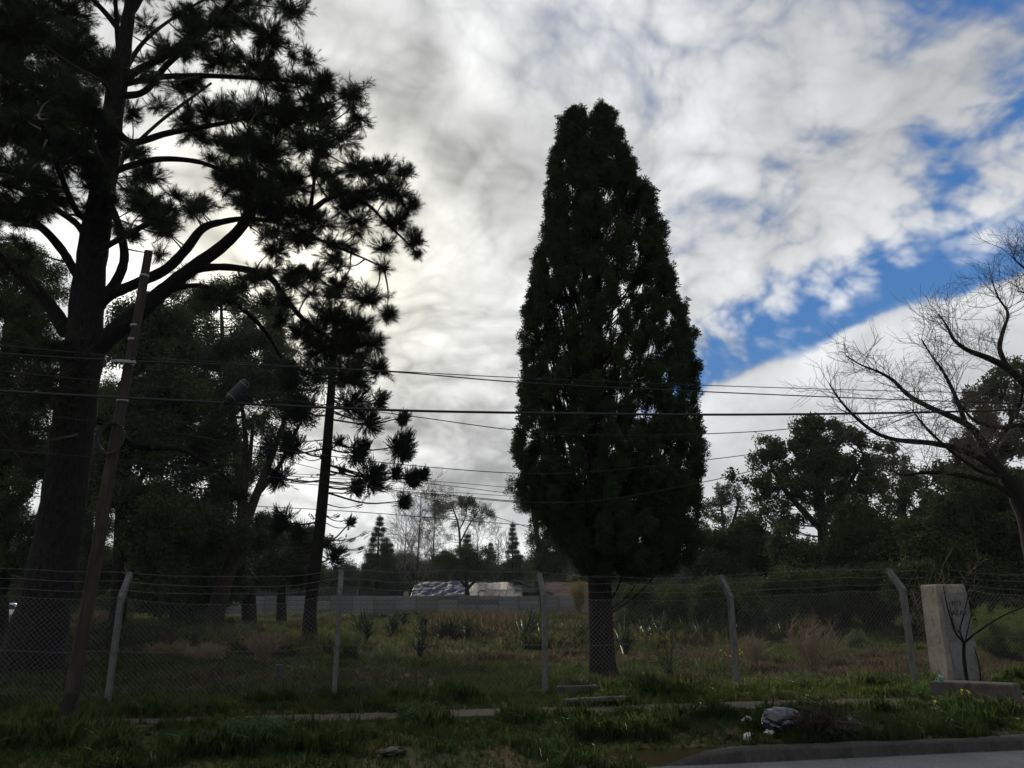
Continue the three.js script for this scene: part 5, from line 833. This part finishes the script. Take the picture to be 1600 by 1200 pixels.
// ---- the wooden pole
{
  const base = V(-6.03, groundY(-6.03, -11.19), -11.19), top = at(232, 393, 11.25).sub(base), pole = thing('utility_pole', base, 'leaning wooden utility pole with tarred foot at left in front of the fence', 'pole');
  const on = (h) => top.clone().multiplyScalar(h / top.y), r = rng(931), mb = new MB(), pts = [], rs = []; for (let q = 0; q <= 40; q++) { const f = q / 40; pts.push(V(top.x * f + 0.012 * vnoise(f * 6, 2), -0.3 + (top.y + 0.3) * f, top.z * f)); rs.push(lerp(0.100, 0.064, f) * (1 + 0.02 * vnoise(f * 30, 1))); }
  mb.tube(pts, rs, 20); part('shaft', mb.geo(), M.wood, pole);
  const tb = new MB(); tb.tube([V(top.x * -0.04, -0.3, 0), on(0.05), on(0.46), on(0.50)], [0.108, 0.106, 0.103, 0.100], 20, false); part('tarred_foot', tb.geo(), M.tar, pole);
  const ring = (h, rr, w) => new THREE.CylinderGeometry(rr, rr, w, 20, 1, true).translate(on(h).x, h, on(h).z);
  for (const [h, w] of [[5.22, 0.05], [5.62, 0.03], [5.85, 0.03], [4.64, 0.04], [6.7, 0.03]]) part('clamp_band', ring(h, lerp(0.100, 0.064, h / 7) + 0.006, w), M.galv, pole);
  const br = part('bracket', chamferBox(0.34, 0.05, 0.06, 0.008), M.galv, pole); br.position.copy(on(5.2)).add(V(-0.02, 0, 0.12)); br.rotation.y = rad(12);
  for (const sx of [-0.14, 0.12]) part('insulator', new THREE.SphereGeometry(0.04, 12, 8).translate(sx, 0.06, 0), M.tar, br);
  // coil of spare cable tied to the pole
  const co = new MB(); for (let q = 0; q < 4; q++) { const c = []; for (let j = 0; j <= 40; j++) { const a = j / 40 * 6.283; c.push(V(Math.cos(a) * (0.18 + 0.012 * q), Math.sin(a) * (0.20 + 0.012 * q), 0.014 * q + 0.012 * Math.sin(a * 2 + q))); } co.tube(c, 0.009, 6, false); }
  const coil = single('cable_coil', co.geo(), M.cable, 'coil of spare black cable hanging on the wooden pole', 'cable coil'); coil.position.copy(base).add(on(4.02)).add(V(0.0, 0, 0.125)); void r;
}
// ---- overhead lines: measured on vertical planes parallel to the street
function line(name, n, r0, list, label, category = 'cable', group = 'overhead lines along the street') {
  const mb = new MB(), c = smooth(list.map(([x, y]) => onRow(x, y, n)), list.length * 10); mb.tube(c, r0, 5, false); return single(name, mb.geo(), M.cable, label, category, group);
}
line('overhead_cable', 12.05, 0.022, [[-260, 590], [0, 611], [200, 622], [400, 632], [610, 641], [805, 645], [1100, 648], [1350, 646], [1600, 640], [1900, 626]], 'thickest black overhead cable crossing the whole picture in front of the cypress');
line('overhead_wire', 12.2, 0.008, [[-260, 518], [0, 540], [205, 558], [420, 570], [612, 580], [805, 590], [1100, 602], [1440, 612], [1600, 614], [1900, 610]], 'topmost of the overhead wires crossing the cypress');
line('overhead_wire', 12.1, 0.011, [[-260, 530], [0, 552], [205, 564], [420, 572], [612, 581], [805, 597], [1100, 612], [1450, 626], [1600, 630], [1900, 630]], 'second overhead wire from the top just above the thick cable');
line('overhead_wire', 12.3, 0.008, [[-200, 560], [203, 600], [420, 622], [640, 650], [805, 672], [940, 680], [1100, 678], [1235, 670], [1430, 645], [1560, 618], [1760, 560]], 'sagging wire just below the thick cable, rising to the right');
line('service_wire', 12.4, 0.007, [[-200, 620], [196, 665], [420, 700], [640, 727], [830, 740], [940, 736], [1100, 719], [1190, 707], [1320, 680], [1440, 645], [1600, 590], [1800, 520]], 'sagging service wire that rises to the right above the leafy tree');
line('service_wire', 12.5, 0.007, [[-200, 690], [188, 718], [420, 745], [680, 772], [900, 785], [1100, 753], [1165, 738], [1300, 698], [1440, 642], [1600, 570], [1800, 480]], 'lowest service wire, rising steeply to the right beside the cypress');
const FARL = 'far wires beyond the lot';
line('far_wire', 40, 0.014, [[-200, 690], [420, 738], [650, 750], [800, 762], [1100, 790], [1500, 800], [1900, 800]], 'far wire above the distant trees, topmost of the thin parallel set', 'wire', FARL);
line('far_wire', 40, 0.016, [[-200, 700], [420, 742], [680, 757], [800, 771], [1100, 797], [1500, 808], [1900, 808]], 'far wire second from top of the thin parallel set', 'wire', FARL);
line('far_wire', 40, 0.014, [[-200, 712], [420, 748], [600, 762], [820, 777], [1100, 801], [1500, 812], [1900, 812]], 'far wire third from top of the thin parallel set', 'wire', FARL);
line('far_wire', 40, 0.018, [[-200, 722], [420, 752], [620, 769], [820, 786], [1100, 806], [1500, 816], [1900, 816]], 'far wire fourth from top of the thin parallel set', 'wire', FARL);
line('far_wire', 40, 0.018, [[-200, 764], [420, 792], [560, 800], [840, 822], [1100, 838], [1500, 848], [1900, 850]], 'lowest far wire running just above the distant firs', 'wire', FARL);
line('far_wire', 42, 0.015, [[350, 700], [470, 726], [640, 772], [760, 803], [900, 850]], 'slanting far wire descending to the right over the distant gum', 'wire', FARL);
{ // splice box slung on the thick cable
  const p = onRow(371, 610, 12.0), t = thing('splice_closure', p, 'dark cylindrical cable splice box slung on the thick cable before the trees', 'splice box'); t.rotation.set(0, rad(12), rad(-38), 'YXZ');
  const prof = [[0, -0.20], [0.05, -0.20], [0.068, -0.185], [0.072, -0.15], [0.072, 0.15], [0.068, 0.185], [0.05, 0.20], [0, 0.20]].map(([x, y]) => new THREE.Vector2(x, y));
  part('case', new THREE.LatheGeometry(prof, 20), mat(0.03, 0.03, 0.034, { roughness: 0.45 }), t); for (const y of [-0.13, 0.13]) part('strap', new THREE.TorusGeometry(0.074, 0.006, 6, 24).rotateX(Math.PI / 2).translate(0, y, 0), M.galv, t);
  const tail = new MB(); tail.tube(smooth([V(0, -0.19, 0), V(-0.02, -0.3, 0), V(0.03, -0.40, 0.02)], 8), 0.012, 6, false); part('cable_tail', tail.geo(), M.cable, t);
}

// ---------------------------------------------------------------- plants and small things on the ground
const strapGeo = [0, 1, 2].map((q) => {                                     // long arching strap leaves
  const r = rng(951 + q), m = new MB();
  for (let k = 0; k < 46; k++) {
    const a = r() * 6.283, L = 0.55 + 0.45 * r(), lean = 0.25 + 0.75 * r(), dx = Math.cos(a), dz = Math.sin(a), w = 0.020 + 0.012 * r(), pts = [];
    for (let j = 0; j <= 4; j++) { const f = j / 4, o = lean * L * (0.25 * f + 0.75 * f * f), y = L * (f * (1.15 - 0.2 * lean) - lean * 0.62 * f * f * f); pts.push([dx * (0.05 + o), Math.max(0.01, y), dz * (0.05 + o), w * (f < 0.15 ? 0.8 : 1 - f * f * 0.9)]); }
    for (let j = 0; j < 4; j++) { const [x, y, z, v] = pts[j], [X, Y, Z, U] = pts[j + 1], nx = -dx * 0.6, nz = -dz * 0.6; m.tri([x - dz * v, y, z + dx * v], [x + dz * v, y, z - dx * v], [X - dz * U, Y, Z + dx * U], nx, 0.8, nz); m.tri([x + dz * v, y, z - dx * v], [X + dz * U, Y, Z - dx * U], [X - dz * U, Y, Z + dx * U], nx, 0.8, nz); }
  }
  return m.geo();
});
{
  const r = rng(961), named = [[655, 1032, 0.9, 'arching strap leaved clump alone in the lot between second and third fence posts'], [977, 1030, 1.15, 'large strap leaved clump just right of the cypress trunk'], [905, 1018, 1.0, 'strap leaved clump just left of the cypress trunk'], [818, 1018, 1.15, 'big strap leaved clump left of the third fence post'], [1092, 1012, 1.1, 'pale strap leaved clump left of the fourth fence post'], [725, 1006, 1.0, 'strap leaved clump midway between second and third fence posts, farther back']];
  named.forEach(([x, y, s, label], j) => { const p = gnd(x, y), o = single('strap_leaf_clump', strapGeo[j % 3], M.strap, label, 'plant', 'strap leaved clumps in the lot', null, V(p.x, groundY(p.x, p.z) + 0.06, p.z)); o.scale.setScalar(s * 1.15); o.rotation.y = r() * 6; });
  for (let j = 0; j < 84; j++) {
    const f = r(), x = f < 0.6 ? 560 + 560 * r() : 1120 + 320 * r(), y = 980 + 34 * r() * (f < 0.6 ? 1 : 0.7), p = gnd(x, y), back = y < 994;
    const bay = x < 850 ? 'between the second and third fence posts' : x < 1146 ? 'between the third and fourth fence posts' : 'between the fourth and fifth fence posts';
    const o = single('strap_leaf_clump', strapGeo[Math.floor(r() * 3)], M.strap, `${back ? 'far' : 'nearer'} strap leaved clump in the lot grass ${bay}`, 'plant', `${back ? 'far' : 'nearer'} strap leaved clumps ${bay}`, null, V(p.x, groundY(p.x, p.z) + 0.05, p.z)); o.scale.setScalar(1.0 + 0.7 * r()); o.rotation.y = r() * 6;
  }
}
shrub('dry_weed', 971, 320, 1040, 1.5, 0.6, 'tangle of dead brown weeds right of the first fence post', { stems: 46, leaves: 5, size: 0.12, loose: 0.12, mat: M.dry, stemMat: M.dry, twigs: 3, stem: 0.006, category: 'weed' });
shrub('dry_weed', 973, 262, 1034, 1.6, 0.55, 'dead reddish weeds just right of the first fence post', { stems: 40, leaves: 6, size: 0.12, loose: 0.12, mat: M.dryLeaf, stemMat: M.dry, twigs: 3, stem: 0.006, category: 'weed' });
shrub('dry_weed', 975, 412, 1040, 1.3, 0.85, 'rounded heap of dead brown stalks left of the short stump post', { stems: 44, leaves: 4, size: 0.12, loose: 0.12, mat: M.dry, stemMat: M.dry, twigs: 3, stem: 0.006, category: 'weed' });
shrub('dry_weed', 977, 1272, 1055, 1.7, 1.15, 'tall feathery brown weeds midway between the fourth and fifth fence posts', { stems: 46, leaves: 4, size: 0.1, loose: 0.12, mat: M.dry, stemMat: M.dry, twigs: 4, stem: 0.006, category: 'weed' });
shrub('dry_weed', 979, 1180, 1045, 1.3, 0.8, 'feathery brown weeds just right of the fourth fence post', { stems: 30, leaves: 4, size: 0.1, loose: 0.12, mat: M.dry, stemMat: M.dry, twigs: 4, stem: 0.006, category: 'weed' });
shrub('wiry_weed', 981, 1048, 1072, 0.75, 0.95, 'wiry dark plant right of the cypress trunk before the fourth fence post', { stems: 12, leaves: 10, size: 0.10, loose: 0.12, twigs: 3, stem: 0.008, stemMat: M.darkBark, category: 'weed' });
shrub('green_weed', 983, 545, 1030, 1.1, 0.8, 'dark leafy weed just right of the second fence post', { stems: 24, leaves: 18, size: 0.15, loose: 0.15, mat: M.weed, category: 'weed' });
shrub('green_weed', 985, 600, 1035, 1.4, 0.55, 'low leafy weed patch right of the second fence post', { stems: 26, leaves: 18, size: 0.13, loose: 0.15, mat: M.weed, dome: true, category: 'weed' });
shrub('green_weed', 987, 395, 1168, 0.9, 0.22, 'broad low weed on the verge left of centre', { stems: 40, leaves: 12, size: 0.14, loose: 0.1, geo: G.broad, mat: leafMat(0.055, 0.085, 0.032, 0.35), stem: 0.005, category: 'weed' });
shrub('green_weed', 989, 660, 1136, 0.8, 0.22, 'low leafy weed on the verge beside the footpath in mid picture', { stems: 34, leaves: 12, size: 0.13, loose: 0.1, geo: G.broad, mat: leafMat(0.055, 0.085, 0.032, 0.35), stem: 0.005, category: 'weed' });
shrub('green_weed', 991, 1470, 1098, 0.9, 0.26, 'leafy weed on the verge left of the low concrete block', { stems: 34, leaves: 12, size: 0.13, loose: 0.1, geo: G.broad, mat: leafMat(0.085, 0.14, 0.04, 0.35), stem: 0.005, category: 'weed' });
{ // dead grass clump: arching blades from several crowns
  const r = rng(993), p = gnd(1285, 1158), gs = []; for (let j = 0; j < 22; j++) gs.push(bladeTuft(1100 + j, 13, 0.42 + 0.16 * r(), 0.012, 1.1, 0.05).rotateX((r() - 0.5) * 0.7).rotateZ((r() - 0.5) * 0.9).translate((r() + r() - 1) * 0.42, 0.03, (r() + r() - 1) * 0.22));
  single('dry_grass_clump', mergeGeometries(gs), leafMat(0.42, 0.36, 0.25, 0.6), 'clump of dead tan grass beside the black bag on the verge', 'grass clump', null, null, V(p.x, groundY(p.x, p.z), p.z));
}
{ // tan plumed reeds in the lot
  const r = rng(1001), geo = bladeTuft(1002, 14, 1, 0.02, 0.35, 0.12), sets = []; for (let j = 0; j < 420; j++) { const p = gnd(690 + 120 * r() + 40 * (r() - 0.5), 988 + 14 * r()); p.y = groundY(p.x, p.z); sets.push({ p, s: 0.9 + 0.5 * r(), c: mixc([0.30, 0.24, 0.16], STRAW, r(), 0.7 + 0.5 * r()) }); }
  for (const im of scatter('reed_grass', [geo], M.blade, sets, null, 1003, true)) tag(im, 'pale tan reed grass patch in the lot between the second and third fence posts', 'grass', null, 'stuff');
}
// yellow flowers
[[1143, 1046, 'yellow flowering weed beside the fourth fence post', 10], [1511, 1108, 'small yellow flowers on the verge before the low concrete block', 4], [1466, 1122, 'single yellow flower on the verge left of the low concrete block', 1]].forEach(([x, y, label, n], q) => {
  const r = rng(1011 + q), p = gnd(x, y), t = thing('yellow_flower', V(p.x, groundY(p.x, p.z), p.z), label, 'flower'), st = new MB(), h = q ? 0.24 : 0.4;
  for (let j = 0; j < n; j++) { const o = V((r() - 0.5) * 0.05 * n, h * (0.8 + 0.4 * r()), (r() - 0.5) * 0.05 * n); st.tube([V(o.x * 0.6, 0, o.z * 0.6), o], 0.004, 4, false); const fm = new MB(); for (let k = 0; k < 9; k++) { const a = k / 9 * 6.283, c = Math.cos(a), s = Math.sin(a); fm.tri([0, 0, 0], [c * 0.02 - s * 0.007, 0.008, s * 0.02 + c * 0.007], [c * 0.02 + s * 0.007, 0.008, s * 0.02 - c * 0.007], 0, 1, 0); } const f = part('bloom', fm.geo(), M.yellow, t); f.position.copy(o); f.rotation.x = 0.7 + r() * 0.5; }
  part('stalks', st.geo(), M.weed, t);
});
{ // tied black rubbish bag
  const p = gnd(1221, 1150), g = new THREE.IcosahedronGeometry(0.5, 5), a = g.attributes.position, v = new THREE.Vector3();
  for (let i = 0; i < a.count; i++) { v.fromBufferAttribute(a, i); const fold = Math.abs(vnoise(v.x * 3.2 + 3, v.y * 7 + v.z * 3)) * 0.24 + Math.abs(vnoise(v.x * 13, v.z * 11 + v.y * 19)) * 0.05, k = 0.85 + fold; const sag = v.y < 0 ? 0.75 : 1; a.setXYZ(i, v.x * k * 0.56 + (v.y > 0.1 && v.x > 0.2 ? 0.05 : 0), v.y * k * 0.36 * sag, v.z * k * 0.40); } g.computeVertexNormals();
  const bag = single('rubbish_bag', g, M.plasticBlack, 'full black plastic rubbish bag lying on the verge by dead grass', 'bag', null, null, V(p.x, 0.17, p.z)); bag.rotation.set(0.1, 0.3, -0.08);
}
{ // scraps and stones
  const scrap = (px, py, w, h, d, label, m, seed, cat = 'litter', group) => { const p = gnd(px, py), g = new THREE.IcosahedronGeometry(0.5, 3), a = g.attributes.position; for (let i = 0; i < a.count; i++) { const x = a.getX(i), y = a.getY(i), z = a.getZ(i), k = 0.85 + 0.4 * vnoise(x * 5 + seed, y * 5 + z * 4); a.setXYZ(i, x * k * w, y * k * h, z * k * d); } g.computeVertexNormals(); const o = single(cat === 'stone' ? 'stone' : 'litter_scrap', g, m, label, cat, group, null, V(p.x, groundY(p.x, p.z) + h * 0.35, p.z)); o.rotation.y = seed; return o; };
  scrap(1168, 1134, 0.22, 0.10, 0.15, 'pale crumpled scrap in the grass left of the black bag', M.litter, 1); scrap(1203, 1151, 0.18, 0.10, 0.12, 'pale scrap at the lower left foot of the black bag', M.litter, 2); scrap(1170, 1160, 0.12, 0.14, 0.08, 'small grey scrap near the kerb below the black bag', M.litter, 3);
  scrap(1330, 1131, 0.20, 0.10, 0.14, 'grey green scrap in the grass right of the dead grass clump', mat(0.25, 0.28, 0.25), 4); scrap(767, 1162, 0.07, 0.06, 0.05, 'small orange scrap on the verge at bottom centre', mat(0.55, 0.2, 0.1), 5); scrap(1096, 1100, 0.12, 0.07, 0.08, 'pale scrap beside the footpath right of the cypress trunk', M.litter, 6); scrap(1597, 1086, 0.16, 0.12, 0.12, 'white scrap at the right picture edge beyond the low block', M.litter, 7); scrap(1424, 1172, 0.28, 0.03, 0.09, 'flat pale scrap lying in the gutter at the kerb', M.litter, 8);
  scrap(663, 1124, 0.34, 0.10, 0.2, 'broken pale stone at the footpath edge in mid picture', mat(0.30, 0.26, 0.23, { map: concreteMap }), 9, 'stone'); scrap(612, 1182, 0.36, 0.12, 0.22, 'grey stone in the grass at the bottom edge', mat(0.20, 0.195, 0.18, { map: concreteMap }), 10, 'stone'); scrap(1013, 1158, 0.12, 0.12, 0.1, 'whitish stone on the verge below the cypress', mat(0.45, 0.44, 0.42), 11, 'stone');
  const p = gnd(930, 1104), slab = single('broken_slab', chamferBox(1.05, 0.07, 0.12, 0.015), mat(0.16, 0.155, 0.15, { map: concreteMap }), 'long pale broken slab lying at the fence foot below the cypress', 'slab', null, null, V(p.x, groundY(p.x, p.z) + 0.10, p.z)); slab.rotation.set(0.05, rad(9), 0.02);
  const p2 = street(4.3, N_FENCE - 0.02), plinth = single('fence_plinth', chamferBox(1.3, 0.22, 0.13, 0.02), mat(0.11, 0.108, 0.104, { map: concreteMap }), 'short concrete plinth under the fence mesh below the cypress', 'plinth', null, null, V(p2.x + 0.25, groundY(p2.x, p2.z) - 0.02, p2.z)); plinth.rotation.y = rad(12);
  const s = gnd(433, 1078), stump = single('stump_post', chamferBox(0.16, 0.48, 0.14, 0.02), mat(0.10, 0.10, 0.105, { map: concreteMap }), 'short broken concrete post behind the fence left of the second fence post', 'post', null, null, V(s.x, groundY(s.x, s.z) - 0.02, s.z)); stump.rotation.set(0.03, 0.4, -0.04);
}

// a little haze in the damp air
scene.fog = new THREE.FogExp2(0xd8e2ea, 0.0002);

renderer.render(scene, camera);
